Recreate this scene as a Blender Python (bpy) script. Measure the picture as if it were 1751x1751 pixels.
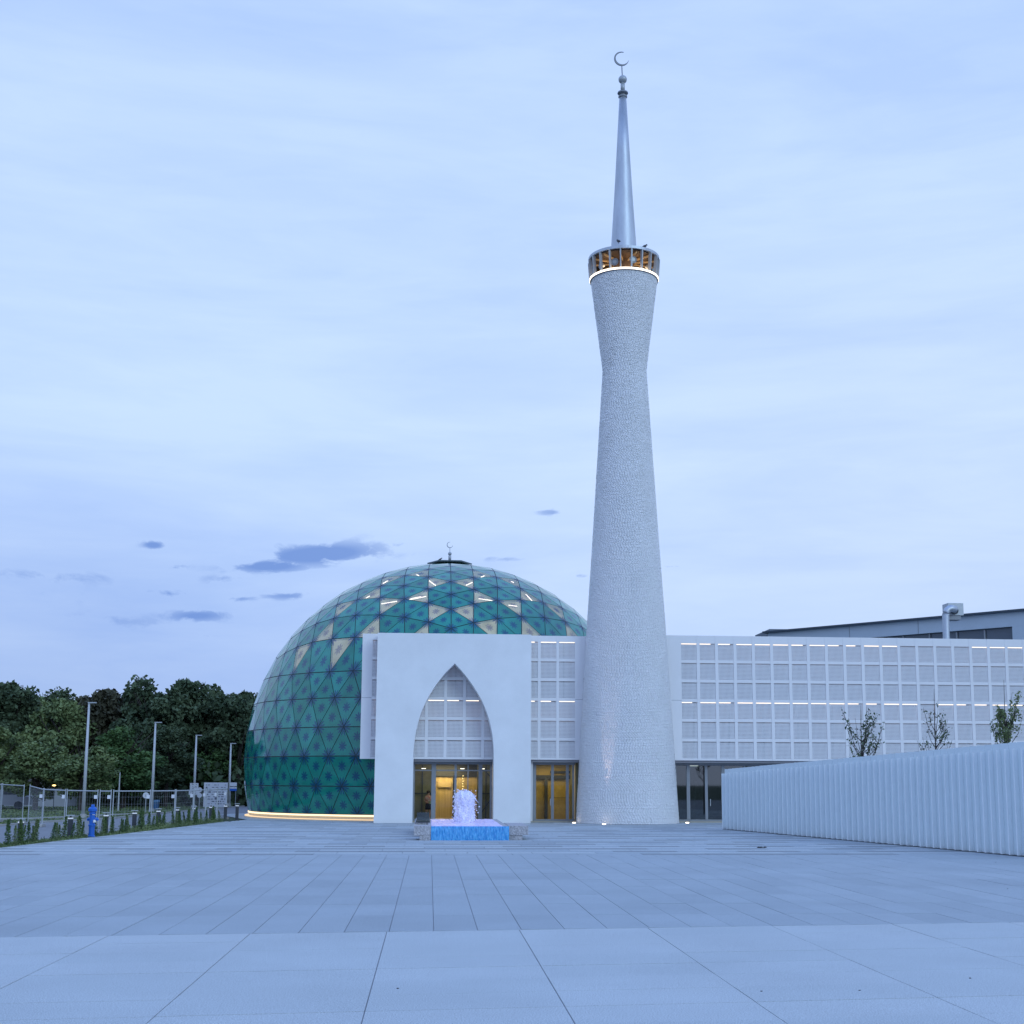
import bpy, math, random
import numpy as np
from mathutils import Vector, Matrix
R_ = math.radians
random.seed(7); rng = np.random.default_rng(7)
for o in list(bpy.data.objects): bpy.data.objects.remove(o)
S = bpy.context.scene
COL = S.collection

# ------------------------------------------------------------------ camera
F, PX, PY, H = 2300.0, 915.0, 979.0, 2.5          # focal length and principal point in photograph pixels, eye height
TH, PSI, ROLL = math.atan(2300 / 15000.0), 0.0769, 0.004
fw = Vector((math.sin(PSI) * math.cos(TH), math.cos(PSI) * math.cos(TH), math.sin(TH)))
rt = Vector((math.cos(PSI), -math.sin(PSI), 0)); up = rt.cross(fw)
cr, sr = math.cos(ROLL), math.sin(ROLL)
rt, up = cr * rt + sr * up, -sr * rt + cr * up
cam = bpy.data.cameras.new('camera'); camo = bpy.data.objects.new('camera', cam); COL.objects.link(camo)
M = Matrix((rt, up, -fw)).transposed().to_4x4(); M.translation = (0, 0, H); camo.matrix_world = M
cam.sensor_width = 36; cam.lens = 36 * F / 1751
cam.shift_x = -(PX - 875.5) / 1751; cam.shift_y = (PY - 875.5) / 1751
cam.clip_start = .1; cam.clip_end = 6000
S.camera = camo
def ray(px, py): return fw + rt * ((px - PX) / F) - up * ((py - PY) / F)
def G(px, py, Z=0.0):
    d = ray(px, py); t = (Z - H) / d.z; return Vector((d.x * t, d.y * t, Z))
def P(px, py, Y):
    d = ray(px, py); t = Y / d.y; return Vector((d.x * t, Y, H + d.z * t))

# ------------------------------------------------------------------ world and sun
S.render.engine = 'CYCLES'
S.view_settings.view_transform = 'Standard'; S.view_settings.look = 'None'
S.view_settings.exposure = 0.0; S.view_settings.gamma = 1; S.view_settings.use_curve_mapping = False
W = bpy.data.worlds.new('World'); S.world = W; W.use_nodes = True
wt = W.node_tree; wt.nodes.clear()
SUN_EL, SUN_AZ = 24.0, 150.0
class NT:
    def __init__(s, t): s.t = t
    def n(s, k, **kw):
        x = s.t.nodes.new(k)
        for a, b in kw.items():
            if a == 'inp':
                for i, v in b.items():
                    if hasattr(v, 'is_output') or isinstance(v, bpy.types.NodeSocket): s.t.links.new(v, x.inputs[i])
                    else: x.inputs[i].default_value = v
            else: setattr(x, a, b)
        return x
    def m(s, op, a, b=0.0, c=0.0, clamp=False):
        x = s.n('ShaderNodeMath', operation=op, use_clamp=clamp, inp={0: a, 1: b, 2: c}); return x.outputs[0]
    def mix(s, f, a, b):
        x = s.n('ShaderNodeMix', data_type='RGBA', inp={0: f, 6: a, 7: b}); return x.outputs[2]
    def ramp(s, f, stops):
        x = s.n('ShaderNodeValToRGB', inp={0: f}); e = x.color_ramp.elements
        while len(e) < len(stops): e.new(.5)
        for q, (p, c) in zip(e, stops): q.position = p; q.color = (*c, 1)
        return x.outputs[0]
w = NT(wt)
tc = w.n('ShaderNodeTexCoord'); sep = w.n('ShaderNodeSeparateXYZ', inp={0: tc.outputs['Generated']})
sx, sy, sz = sep.outputs
az = w.m('ARCTAN2', sx, sy); el = w.m('ARCSINE', sz)
grad = w.ramp(w.m('DIVIDE', el, 1.5708, clamp=True), [(0.0, (.44, .61, 1.04)), (.063, (.51, .70, 1.13)), (.15, (.60, .80, 1.18)), (.245, (.585, .785, 1.20)), (.36, (.505, .705, 1.22)), (1.0, (.28, .62, 1.62))])
# the side of the sky away from the afterglow is deeper and more violet near the horizon
lef = w.m('MULTIPLY', w.m('SMOOTH_MIN', w.m('MULTIPLY_ADD', az, -2.6, .35, clamp=True), 1.0, .1), w.m('SUBTRACT', 1.0, w.m('DIVIDE', el, .26, clamp=True), clamp=True))
c1 = w.mix(w.m('MULTIPLY', lef, 1.0), grad, (.23, .375, .80, 1))
glo = w.m('MULTIPLY', w.m('MULTIPLY_ADD', az, 2.2, .25, clamp=True), w.m('SUBTRACT', 1.0, w.m('ABSOLUTE', w.m('MULTIPLY_ADD', el, 3.2, -.45)), clamp=True))
c1 = w.mix(w.m('MULTIPLY', glo, .75), c1, (.66, .81, 1.12, 1))
cmb = w.n('ShaderNodeCombineXYZ', inp={0: w.m('MULTIPLY', az, 1.0), 1: w.m('MULTIPLY', el, 5.5), 2: 0.0})
rot = w.n('ShaderNodeVectorRotate', rotation_type='Z_AXIS', inp={'Vector': cmb.outputs[0], 'Angle': R_(20)})
n1 = w.n('ShaderNodeTexNoise', inp={'Vector': rot.outputs[0], 'Scale': 2.6, 'Detail': 6.0, 'Roughness': .55, 'Distortion': .6})
n2 = w.n('ShaderNodeTexNoise', inp={'Vector': rot.outputs[0], 'Scale': 9.0, 'Detail': 7.0, 'Roughness': .6, 'Distortion': .4})
wv = w.m('MULTIPLY_ADD', n1.outputs[0], .75, w.m('MULTIPLY', n2.outputs[0], .25))
c2 = w.mix(w.m('MULTIPLY_ADD', wv, 4.2, -1.55, clamp=True), (.40, .57, .95, 1), (.73, .89, 1.10, 1))
c1 = w.mix(w.m('MULTIPLY_ADD', w.m('DIVIDE', el, 1.0, clamp=True), -.06, .30), c1, c2)
# small dark low clouds
cm2 = w.n('ShaderNodeCombineXYZ', inp={0: az, 1: w.m('MULTIPLY', el, 2.2), 2: 0.0})
n3 = w.n('ShaderNodeTexNoise', inp={'Vector': cm2.outputs[0], 'Scale': 26.0, 'Detail': 7.0, 'Roughness': .62, 'Distortion': .3})
mask = None
for (x, y, sw, sh, k, tl) in [(545, 948, 95, 17, 1.05, -.09), (462, 968, 62, 11, .95, -.05), (430, 946, 40, 10, .75, 0), (262, 932, 17, 6, .95, 0), (305, 1015, 62, 8, .62, 0.05), (338, 1053, 48, 9, .85, -.05),
                             (300, 969, 20, 5, .6, 0), (400, 1023, 42, 6, .65, -.02), (490, 1019, 40, 6, .7, -.05), (380, 992, 25, 7, .6, 0), (370, 1088, 30, 4, .6, 0), (205, 1062, 90, 10, .35, 0),
                             (945, 876, 30, 6, .6, 0), (860, 905, 60, 6, .4, -.05), (1000, 985, 20, 5, .7, 0), (1155, 968, 25, 4, .5, 0), (690, 930, 25, 6, .5, -.1), (840, 955, 60, 6, .45, 0),
                             (90, 985, 110, 10, .42, 0), (60, 1020, 70, 8, .35, 0)]:
    d = ray(x, y).normalized(); a0 = math.atan2(d.x, d.y); e0 = math.asin(d.z)
    da = w.m('SUBTRACT', az, a0); de = w.m('SUBTRACT', w.m('SUBTRACT', el, e0), w.m('MULTIPLY', da, -tl))
    u = w.m('POWER', w.m('ABSOLUTE', w.m('DIVIDE', da, sw / 2300)), 2.0); v = w.m('POWER', w.m('ABSOLUTE', w.m('DIVIDE', de, sh / 2300)), 2.0)
    g = w.m('MULTIPLY', w.m('EXPONENT', w.m('MULTIPLY', w.m('ADD', u, v), -.7)), k)
    mask = g if mask is None else w.m('MAXIMUM', mask, g)
dm = w.m('MULTIPLY', w.m('MULTIPLY_ADD', w.m('ADD', mask, w.m('MULTIPLY_ADD', n3.outputs[0], 3.4, -1.70)), 3.0, -1.10, clamp=True), w.m('MULTIPLY', mask, 1.25, clamp=True))
c1 = w.mix(w.m('MULTIPLY', dm, .85), c1, (.15, .29, .72, 1))
sky = w.n('ShaderNodeTexSky', sky_type='NISHITA', sun_disc=False, sun_elevation=R_(SUN_EL), sun_rotation=R_(SUN_AZ), air_density=1.0, dust_density=1.0, ozone_density=2.0)
bg1 = w.n('ShaderNodeBackground', inp={0: sky.outputs[0], 1: .05})
bg2 = w.n('ShaderNodeBackground', inp={0: c1, 1: 1.0})
mx = w.n('ShaderNodeMixShader', inp={0: .93, 1: bg1.outputs[0], 2: bg2.outputs[0]})
w.n('ShaderNodeOutputWorld', inp={0: mx.outputs[0]})
sl = bpy.data.lights.new('sun', 'SUN'); so = bpy.data.objects.new('sun', sl); COL.objects.link(so)
sl.energy = .75; sl.angle = R_(25); sl.color = (.62, .86, 1.0)
sd = Vector((math.sin(R_(SUN_AZ)) * math.cos(R_(SUN_EL)), math.cos(R_(SUN_AZ)) * math.cos(R_(SUN_EL)), math.sin(R_(SUN_EL))))
so.rotation_euler = sd.to_track_quat('Z', 'Y').to_euler()

# ------------------------------------------------------------------ materials
MATS = {}
def mat(name, col, rough=.6, var=.0, scale=3.0, big=0.0, bigscale=.35, bump=0.0, bscale=None, metal=0.0, emit=None, es=1.0, spec=.5, stretch=None, col2=None):
    m = bpy.data.materials.new(name); m.use_nodes = True; t = NT(m.node_tree)
    b = m.node_tree.nodes['Principled BSDF']; L = m.node_tree.links
    b.inputs['Base Color'].default_value = (*col, 1); b.inputs['Roughness'].default_value = rough
    b.inputs['Metallic'].default_value = metal; b.inputs['Specular IOR Level'].default_value = spec
    if var or bump:
        tcn = t.n('ShaderNodeTexCoord'); vec = tcn.outputs['Object']
        if stretch: vec = t.n('ShaderNodeMapping', inp={'Vector': vec, 'Scale': stretch}).outputs[0]
    if var:
        a = t.n('ShaderNodeTexNoise', inp={'Vector': vec, 'Scale': scale, 'Detail': 6.0, 'Roughness': .65})
        c2 = col2 or tuple(min(1, c * (1 + var)) for c in col); ca = col if col2 else tuple(c * (1 - var) for c in col)
        f = t.m('MULTIPLY_ADD', a.outputs[0], 3.0, -1.0, clamp=True)
        cc = t.mix(f, (*ca, 1), (*c2, 1))
        if big:
            a2 = t.n('ShaderNodeTexNoise', inp={'Vector': vec, 'Scale': bigscale, 'Detail': 5.0, 'Roughness': .6}); f2 = t.m('MULTIPLY_ADD', a2.outputs[0], 2.6, -.8, clamp=True)
            cc = t.n('ShaderNodeMix', data_type='RGBA', blend_type='MULTIPLY', inp={0: 1.0, 6: cc, 7: t.mix(f2, (1 - big, 1 - big, 1 - big, 1), (1 + big * .3, 1 + big * .3, 1 + big * .3, 1))}).outputs[2]
        L.new(cc, b.inputs['Base Color'])
    if bump:
        a = t.n('ShaderNodeTexNoise', inp={'Vector': vec, 'Scale': bscale or scale * 8, 'Detail': 4.0})
        bp = t.n('ShaderNodeBump', inp={'Height': a.outputs[0], 'Strength': bump, 'Distance': .02}); L.new(bp.outputs[0], b.inputs['Normal'])
    if emit: b.inputs['Emission Color'].default_value = (*emit, 1); b.inputs['Emission Strength'].default_value = es
    MATS[name] = m; return m
def emis(name, col, s):
    m = bpy.data.materials.new(name); m.use_nodes = True; t = m.node_tree; t.nodes.clear(); n = NT(t)
    e = n.n('ShaderNodeEmission', inp={0: (*col, 1), 1: s}); n.n('ShaderNodeOutputMaterial', inp={0: e.outputs[0]}); return m
white = mat('white_render', (.79, .80, .81), .7, var=.03, scale=.7, big=.05, bigscale=.5, bump=.25, bscale=14)
white2 = mat('white_panel', (.78, .77, .78), .5, var=.02, scale=.5)
tile = mat('white_brick', (.85, .85, .86), .35, var=.05, scale=7.0, big=.05, bigscale=.6)
mortar = mat('mortar', (.78, .78, .80), .9, var=.05)
metal = mat('brushed_zinc', (.50, .54, .60), .52, var=.10, scale=2.5, metal=.85, stretch=(1, 1, .2))
darkmetal = mat('dark_metal', (.05, .06, .075), .5)
gmetal = mat('grey_metal', (.26, .28, .31), .45, var=.05)
lightmetal = mat('galvanised', (.42, .45, .48), .45, var=.08, metal=.3)
slabA = mat('granite_mid', (.365, .415, .45), .75, var=.45, scale=60, big=.10, bump=.3, bscale=120)
slabB = mat('granite_dark', (.347, .395, .43), .75, var=.45, scale=60, big=.10, bump=.3, bscale=120)
slabC = mat('granite_grey', (.380, .430, .465), .75, var=.45, scale=60, big=.10, bump=.3, bscale=120)
slabL = mat('granite_light', (.465, .510, .53), .8, var=.42, scale=60, big=.09, bump=.3, bscale=120)
slabL2 = mat('granite_pale', (.482, .525, .545), .8, var=.42, scale=60, big=.09, bump=.3, bscale=120)
jointm = mat('joint_sand', (.24, .25, .27), .95)
granite = mat('speckled_granite', (.40, .39, .41), .7, var=.42, scale=16, bump=.4, bscale=60)
asphalt = mat('asphalt', (.21, .22, .24), .9, var=.12, scale=1.5, bump=.3)
grass = mat('grass', (.035, .06, .028), .95, var=.35, scale=.8, bump=.8, bscale=30)
soil = mat('soil', (.035, .045, .03), .95, var=.4, scale=2.5, bump=.8, bscale=20)
kerbm = mat('kerb_concrete', (.40, .40, .40), .85, var=.1)
bark = mat('bark', (.055, .045, .04), .9, var=.3, scale=5)
def leafmat(n, a, b): return mat(n, a, .7, var=.3, scale=.55, col2=b, spec=.2)
leafD = leafmat('leaf_dark', (.034, .060, .036), (.11, .150, .08))
leafM = leafmat('leaf_mid', (.068, .110, .048), (.23, .285, .12))
leafG = leafmat('leaf_green', (.038, .080, .032), (.11, .19, .065))
leafB = leafmat('leaf_brown', (.042, .044, .031), (.100, .098, .062))
leafS = leafmat('leaf_shrub', (.045, .09, .028), (.13, .20, .06))
ledm = emis('led_light', (1, .83, .66), 1.9)
ledbase = emis('led_base', (1, .80, .52), 1.7)
ledbase2 = emis('led_base_lower', (1, .72, .45), 1.15)
ledcrown = emis('led_crown', (1, .88, .74), 3.0)
warm = mat('warm_wall', (.55, .42, .20), .7, var=.2, scale=1.2, stretch=(6, 1, .3))
olive = mat('olive_panel', (.20, .19, .10), .6, var=.25, scale=1.5)
cream = mat('cream_ceiling', (.62, .58, .46), .8)
purp = mat('interior_wall', (.46, .46, .50), .8, var=.12, scale=.5)
darkint = mat('dark_interior', (.05, .055, .065), .8)
bluep = mat('blue_paint', (.012, .12, .50), .35, var=.05)
def glass(name, tint, mixf):
    m = bpy.data.materials.new(name); m.use_nodes = True; t = m.node_tree; t.nodes.clear(); n = NT(t)
    fr = n.n('ShaderNodeFresnel', inp={0: 1.5}); f = n.m('MULTIPLY_ADD', fr.outputs[0], 1.0, mixf, clamp=True)
    tr = n.n('ShaderNodeBsdfTransparent', inp={0: (*tint, 1)}); gl = n.n('ShaderNodeBsdfGlossy', inp={0: (.9, .92, .95, 1), 1: .02})
    mx = n.n('ShaderNodeMixShader', inp={0: f, 1: tr.outputs[0], 2: gl.outputs[0]}); n.n('ShaderNodeOutputMaterial', inp={0: mx.outputs[0]}); return m
clear = glass('clear_glass', (.90, .93, .91), -.025)
darkglass = glass('dark_glass', (.45, .5, .5), .08)

def pane_mat(name, base, flower, trans=0.0, emit=0.0):
    m = bpy.data.materials.new(name); m.use_nodes = True; n = NT(m.node_tree); L = m.node_tree.links
    b = m.node_tree.nodes['Principled BSDF']; out = m.node_tree.nodes['Material Output']
    tcn = n.n('ShaderNodeTexCoord'); s = n.n('ShaderNodeSeparateXYZ', inp={0: tcn.outputs['UV']}); u, v = s.outputs[0], s.outputs[1]
    def petal(cx, cy, r0, k, ph):
        du = n.m('SUBTRACT', u, cx); dv = n.m('SUBTRACT', v, cy)
        r = n.m('SQRT', n.m('ADD', n.m('MULTIPLY', du, du), n.m('MULTIPLY', dv, dv)))
        a = n.m('ARCTAN2', dv, du); pe = n.m('ABSOLUTE', n.m('COSINE', n.m('MULTIPLY_ADD', a, k, ph)))
        rad = n.m('MULTIPLY_ADD', pe, r0 * .62, r0 * .38)
        return n.m('MULTIPLY', n.m('SUBTRACT', rad, r), 26.0, clamp=True)
    c = petal(.5, .2887, .175, 4.0, 0.0)
    for (x, y) in ((0, 0), (1, 0), (.5, .866)): c = n.m('MAXIMUM', c, petal(x, y, .27, 6.0, 1.5708))
    # the petal prints leave a bare ring between their tips and the hub
    nz = n.n('ShaderNodeTexNoise', inp={'Vector': tcn.outputs['Object'], 'Scale': 1.1, 'Detail': 5.0})
    col = n.mix(n.m('MULTIPLY_ADD', nz.outputs[0], 2.2, -.6, clamp=True), (*[x * .80 for x in base], 1), (*[min(1, x * 1.2) for x in base], 1))
    col = n.mix(n.m('MULTIPLY', c, .85), col, (*flower, 1))
    L.new(col, b.inputs['Base Color']); b.inputs['Roughness'].default_value = .04; b.inputs['IOR'].default_value = 1.52
    b.inputs['Specular IOR Level'].default_value = .58
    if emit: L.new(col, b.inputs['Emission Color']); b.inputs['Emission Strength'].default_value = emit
    if trans:
        tr = n.n('ShaderNodeBsdfTransparent', inp={0: (1, 1, 1, 1)})
        mx = n.n('ShaderNodeMixShader', inp={0: trans, 1: b.outputs[0], 2: tr.outputs[0]}); L.new(mx.outputs[0], out.inputs[0])
    return m
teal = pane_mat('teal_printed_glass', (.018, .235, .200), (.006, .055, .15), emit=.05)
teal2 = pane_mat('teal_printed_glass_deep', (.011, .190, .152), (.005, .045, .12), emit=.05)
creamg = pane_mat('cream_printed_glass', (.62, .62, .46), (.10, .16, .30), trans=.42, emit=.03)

# ------------------------------------------------------------------ mesh helpers
class MB:
    def __init__(s): s.v, s.f, s.mi, s.uv = [], [], [], []
    def add(s, vs, fs, mi=0):
        o = len(s.v); s.v += [tuple(p) for p in vs]; s.f += [tuple(i + o for i in f) for f in fs]; s.mi += [mi] * len(fs); return s
    def box(s, x0, x1, y0, y1, z0, z1, mi=0, bottom=True):
        vs = [(x0, y0, z0), (x1, y0, z0), (x1, y1, z0), (x0, y1, z0), (x0, y0, z1), (x1, y0, z1), (x1, y1, z1), (x0, y1, z1)]
        fs = [(4, 5, 6, 7), (0, 1, 5, 4), (1, 2, 6, 5), (2, 3, 7, 6), (3, 0, 4, 7)]
        if bottom: fs.append((3, 2, 1, 0))
        return s.add(vs, fs, mi)
    def bar(s, a, b, w, d=None, upv=(0, 0, 1), mi=0):
        a, b = Vector(a), Vector(b); t = (b - a); 
        if t.length < 1e-6: return s
        t.normalize(); u = Vector(upv)
        if abs(t.dot(u)) > .98: u = Vector((1, 0, 0))
        x = t.cross(u).normalized(); y = x.cross(t).normalized(); d = d or w; x *= w / 2; y *= d / 2
        vs = [a - x - y, a + x - y, a + x + y, a - x + y, b - x - y, b + x - y, b + x + y, b - x + y]
        return s.add(vs, [(3, 2, 1, 0), (4, 5, 6, 7), (0, 1, 5, 4), (1, 2, 6, 5), (2, 3, 7, 6), (3, 0, 4, 7)], mi)
    def tube(s, pts, rads, n=8, mi=0, cap=True):
        pts = [Vector(p) for p in pts]; rings = []
        for i, p in enumerate(pts):
            t = (pts[min(i + 1, len(pts) - 1)] - pts[max(i - 1, 0)]).normalized()
            u = Vector((0, 0, 1)) if abs(t.z) < .95 else Vector((1, 0, 0))
            x = t.cross(u).normalized(); y = x.cross(t).normalized(); r = rads[i] if hasattr(rads, '__len__') else rads
            rings.append([p + x * r * math.cos(2 * math.pi * k / n) + y * r * math.sin(2 * math.pi * k / n) for k in range(n)])
        vs = [q for r in rings for q in r]; fs = []
        for i in range(len(pts) - 1):
            for k in range(n): fs.append((i * n + k, (i + 1) * n + k, (i + 1) * n + (k + 1) % n, i * n + (k + 1) % n))
        if cap: fs.append(tuple(range(n))); fs.append(tuple(range(len(pts) * n - 1, (len(pts) - 1) * n - 1, -1)))
        return s.add(vs, fs, mi)
    def lathe(s, cx, cy, prof, n=48, mi=0, cap=True):
        vs = []; fs = []
        for r, z in prof: vs += [(cx + r * math.cos(2 * math.pi * k / n), cy + r * math.sin(2 * math.pi * k / n), z) for k in range(n)]
        for i in range(len(prof) - 1):
            for k in range(n): fs.append((i * n + k, i * n + (k + 1) % n, (i + 1) * n + (k + 1) % n, (i + 1) * n + k))
        if cap: fs.append(tuple(range(n - 1, -1, -1))); fs.append(tuple(range((len(prof) - 1) * n, len(prof) * n)))
        return s.add(vs, fs, mi)
    def ball(s, c, r, n=12, m=8, mi=0, sc=(1, 1, 1)):
        vs = []; fs = []
        for j in range(m + 1):
            a = math.pi * j / m
            for k in range(n): vs.append((c[0] + sc[0] * r * math.sin(a) * math.cos(2 * math.pi * k / n), c[1] + sc[1] * r * math.sin(a) * math.sin(2 * math.pi * k / n), c[2] + sc[2] * r * math.cos(a)))
        for j in range(m):
            for k in range(n): fs.append((j * n + k, (j + 1) * n + k, (j + 1) * n + (k + 1) % n, j * n + (k + 1) % n))
        return s.add(vs, fs, mi)
    def prism(s, pts, y0, y1, mi=0):
        n = len(pts); vs = [(x, y0, z) for x, z in pts] + [(x, y1, z) for x, z in pts]
        fs = [tuple(range(n)), tuple(range(2 * n - 1, n - 1, -1))] + [(i, i + n, (i + 1) % n + n, (i + 1) % n) for i in range(n)]
        return s.add(vs, fs, mi)
    def mesh(s, name, mats, smooth=False):
        me = bpy.data.meshes.new(name); me.from_pydata(s.v, [], s.f)
        for m_ in (mats if isinstance(mats, (list, tuple)) else [mats]): me.materials.append(m_)
        if any(s.mi): me.polygons.foreach_set('material_index', s.mi)
        if smooth: me.polygons.foreach_set('use_smooth', [True] * len(me.polygons))
        me.update(); return me
    def build(s, name, mats, parent=None, smooth=False, **kw):
        return link(name, s.mesh(name, mats, smooth), parent, **kw)
def link(name, me, parent=None, loc=None, rotz=0, **kw):
    o = bpy.data.objects.new(name, me); COL.objects.link(o)
    if parent:
        o.parent = parent
        # children are modelled in world space unless the parent stands elsewhere
    if loc is not None: o.location = loc
    if rotz: o.rotation_euler = (0, 0, rotz)
    for k, v in kw.items(): o[k] = v
    return o
def thing(name, label, cat, loc=(0, 0, 0), rotz=0, group=None):
    o = bpy.data.objects.new(name, None); COL.objects.link(o); o.location = loc; o.rotation_euler = (0, 0, rotz)
    o['label'] = label; o['category'] = cat
    if group: o['group'] = group
    return o
def tag(o, label, cat, group=None):
    o['label'] = label; o['category'] = cat
    if group: o['group'] = group
    return o
def dup(root, loc, rotz=0, scale=None, label=None):
    r = root.copy(); COL.objects.link(r); r.location = loc; r.rotation_euler = (0, 0, rotz)
    if scale is not None: r.scale = scale if hasattr(scale, '__len__') else (scale,) * 3
    if label: r['label'] = label
    for ch in list(root.children):
        c = ch.copy(); COL.objects.link(c); c.parent = r
        for g in ch.children:
            d = g.copy(); COL.objects.link(d); d.parent = c
    return r

# ------------------------------------------------------------------ ground, road, plaza
def sheet(name, pts, z, m, **kw):
    b = MB(); b.add([(x, y, z) for x, y in pts], [tuple(range(len(pts)))]); o = b.build(name, m); o['kind'] = 'structure'; return o
sheet('ground', [(-2500, -400), (2500, -400), (2500, 3500), (-2500, 3500)], -.075, grass)
ex = lambda y: float(np.interp(y, [-5, 49.53, 54.87, 60.94, 69.36, 79.52, 84.03, 120], [-20, -15.02, -14.42, -13.54, -12.58, -11.47, -10.9, -7]))
pp = [(ex(y), y) for y in (84, 79.52, 69.36, 60.94, 54.87, 49.53, -5)] + [(45, -5), (45, 84)]
plaza = sheet('plaza', pp, -.009, jointm)
sheet('dome_apron', [(ex(84), 84.004), (45, 84.004), (45, 112), (-9, 112), (-14.5, 96), (-12.2, 88)], -.03, slabC)
rl = [(-60, 72), (-33, 71.5), (-22.27, 73.23), (-21.8, 79.01), (-19.43, 87.19), (-18.59, 102.22), (-16.37, 123.8), (-14, 150), (-6, 150), (-8.6, 118), (-12.6, 100), (-13.0, 88), (-12.9, 82), (-13.6, 75), (-14.6, 66), (-15.6, 58), (-16.8, 48), (-26, 20), (-60, 20)]
sheet('road', rl, -.06, asphalt)
kb = MB()
for a, b_ in zip([(-60, 72.2), (-33, 71.7), (-22.4, 73.4), (-21.95, 79.01), (-19.6, 87.19), (-18.75, 102.2)], [(-33, 71.7), (-22.4, 73.4), (-21.95, 79.01), (-19.6, 87.19), (-18.75, 102.2), (-16.5, 123.8)]):
    kb.bar((*a, -.02), (*b_, -.02), .14, .1)
kb.build('kerb', kerbm)['kind'] = 'structure'
kb = MB()
for a, b_ in zip([(-60, 80.5), (-30, 82.2), (-24, 85.5)], [(-30, 82.2), (-24, 85.5), (-20.5, 96.0)]): kb.bar((*a, -.02), (*b_, -.02), .35, .1)
kb.build('footpath', kerbm)['kind'] = 'structure'
# planting strip along the plaza edge
ps = [(ex(y) - .02, y) for y in (46, 49.53, 54.87, 60.94, 69.36, 79.52)]
sheet('planting_strip', ps + [(x - 1.25, y) for x, y in ps[::-1]], -.045, soil)
kb = MB()
for a, b_ in zip(ps, ps[1:]): kb.bar((a[0], a[1], -.012), (b_[0], b_[1], -.012), .10, .06)
kb.build('plaza_edging', slabL)['kind'] = 'structure'

def slab(bm, x0, x1, y0, y1, s0, gx, gy, z, mi=0):
    # a paving slab whose courses follow the slope s0 of the laying line
    x0 += gx / 2; x1 -= gx / 2; y0 += gy / 2; y1 -= gy / 2
    q = [(x0, y0 + s0 * x0), (x1, y0 + s0 * x1), (x1, y1 + s0 * x1), (x0, y1 + s0 * x0)]
    bm.add([(x, y, -.03) for x, y in q] + [(x, y, z) for x, y in q], [(4, 5, 6, 7), (0, 1, 5, 4), (1, 2, 6, 5), (2, 3, 7, 6), (3, 0, 4, 7)], mi)
singles = []; rest = MB()
SL = .0918; YB = 22.99                      # the pale apron starts at y = YB + SL * x
for j in range(10):
    y1 = YB - 1.1 * j; y0 = y1 - 1.1
    for i in range(-6, 9):
        x0 = -.66 + 2.2 * i
        if x0 > .40 * y1 + 1.2 or x0 + 2.2 < -.31 * y1 - 1.2: continue
        singles.append((x0, x0 + 2.2, y0, y1, SL, .014, .006 if (i * 7 + j * 5) % 3 else .011, random.uniform(-.002, .002), [slabL, slabL2][random.random() < .4]))
mids = []
ys = [45.4, 43.2, 41.0, 38.8, 36.6, 34.4, 32.2, 30.0, 27.8, 25.6]
for j, (a, b_) in enumerate(zip(ys, ys[1:] + [None])):
    for i in range(-23, 30):
        x0 = .11 + .7333 * i; y0 = b_ if b_ else YB + SL * (x0 + .37) + .012
        if y0 > a - .1: continue
        if x0 > .43 * a + 1 or x0 < max(ex(a), -.335 * a - .8): continue
        mids.append((x0, x0 + .7333, y0, a, 0, .013, .005 if (i + 2 * j) % 4 else .012, random.uniform(-.002, .002), random.choice([slabA, slabA, slabB, slabC])))
mids.sort(key=lambda q: q[2]); k0 = 300 - len(singles)
for q in singles + mids[:k0]:
    b = MB(); slab(b, *q[:8]); b.build('paving_slab', q[8], plaza)
for q in mids[k0:]: slab(rest, *q[:8], mi={slabA: 0, slabB: 0, slabC: 2}[q[8]])
# the striped field in front of the building
y = 45.4; j = 0
while y < 84:
    hgt = .86 if j % 2 else .90; x = -17 + (j * .73) % 2.2
    while x < 34:
        if x > ex(y) and x < .44 * y + 1:
            t = random.random(); mi = (3 if t < .72 else 2) if j % 2 else (1 if t < .6 else 0)
            slab(rest, x, x + 2.2, y, y + hgt, 0, .02, .022, random.uniform(-.002, .002), mi)
        elif x <= ex(y) and x + 2.2 > ex(y) + .05:
            slab(rest, ex(y) + .06, x + 2.2, y, y + hgt, 0, .02, .022, 0, 3 if j % 2 else 1)
        x += 2.2
    y += hgt; j += 1
rest.build('distant_paving_slabs', [slabA, mat('granite_band_dark', (.255, .285, .305), .8, var=.15, scale=20), slabC, slabL], plaza, kind='stuff')

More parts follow.
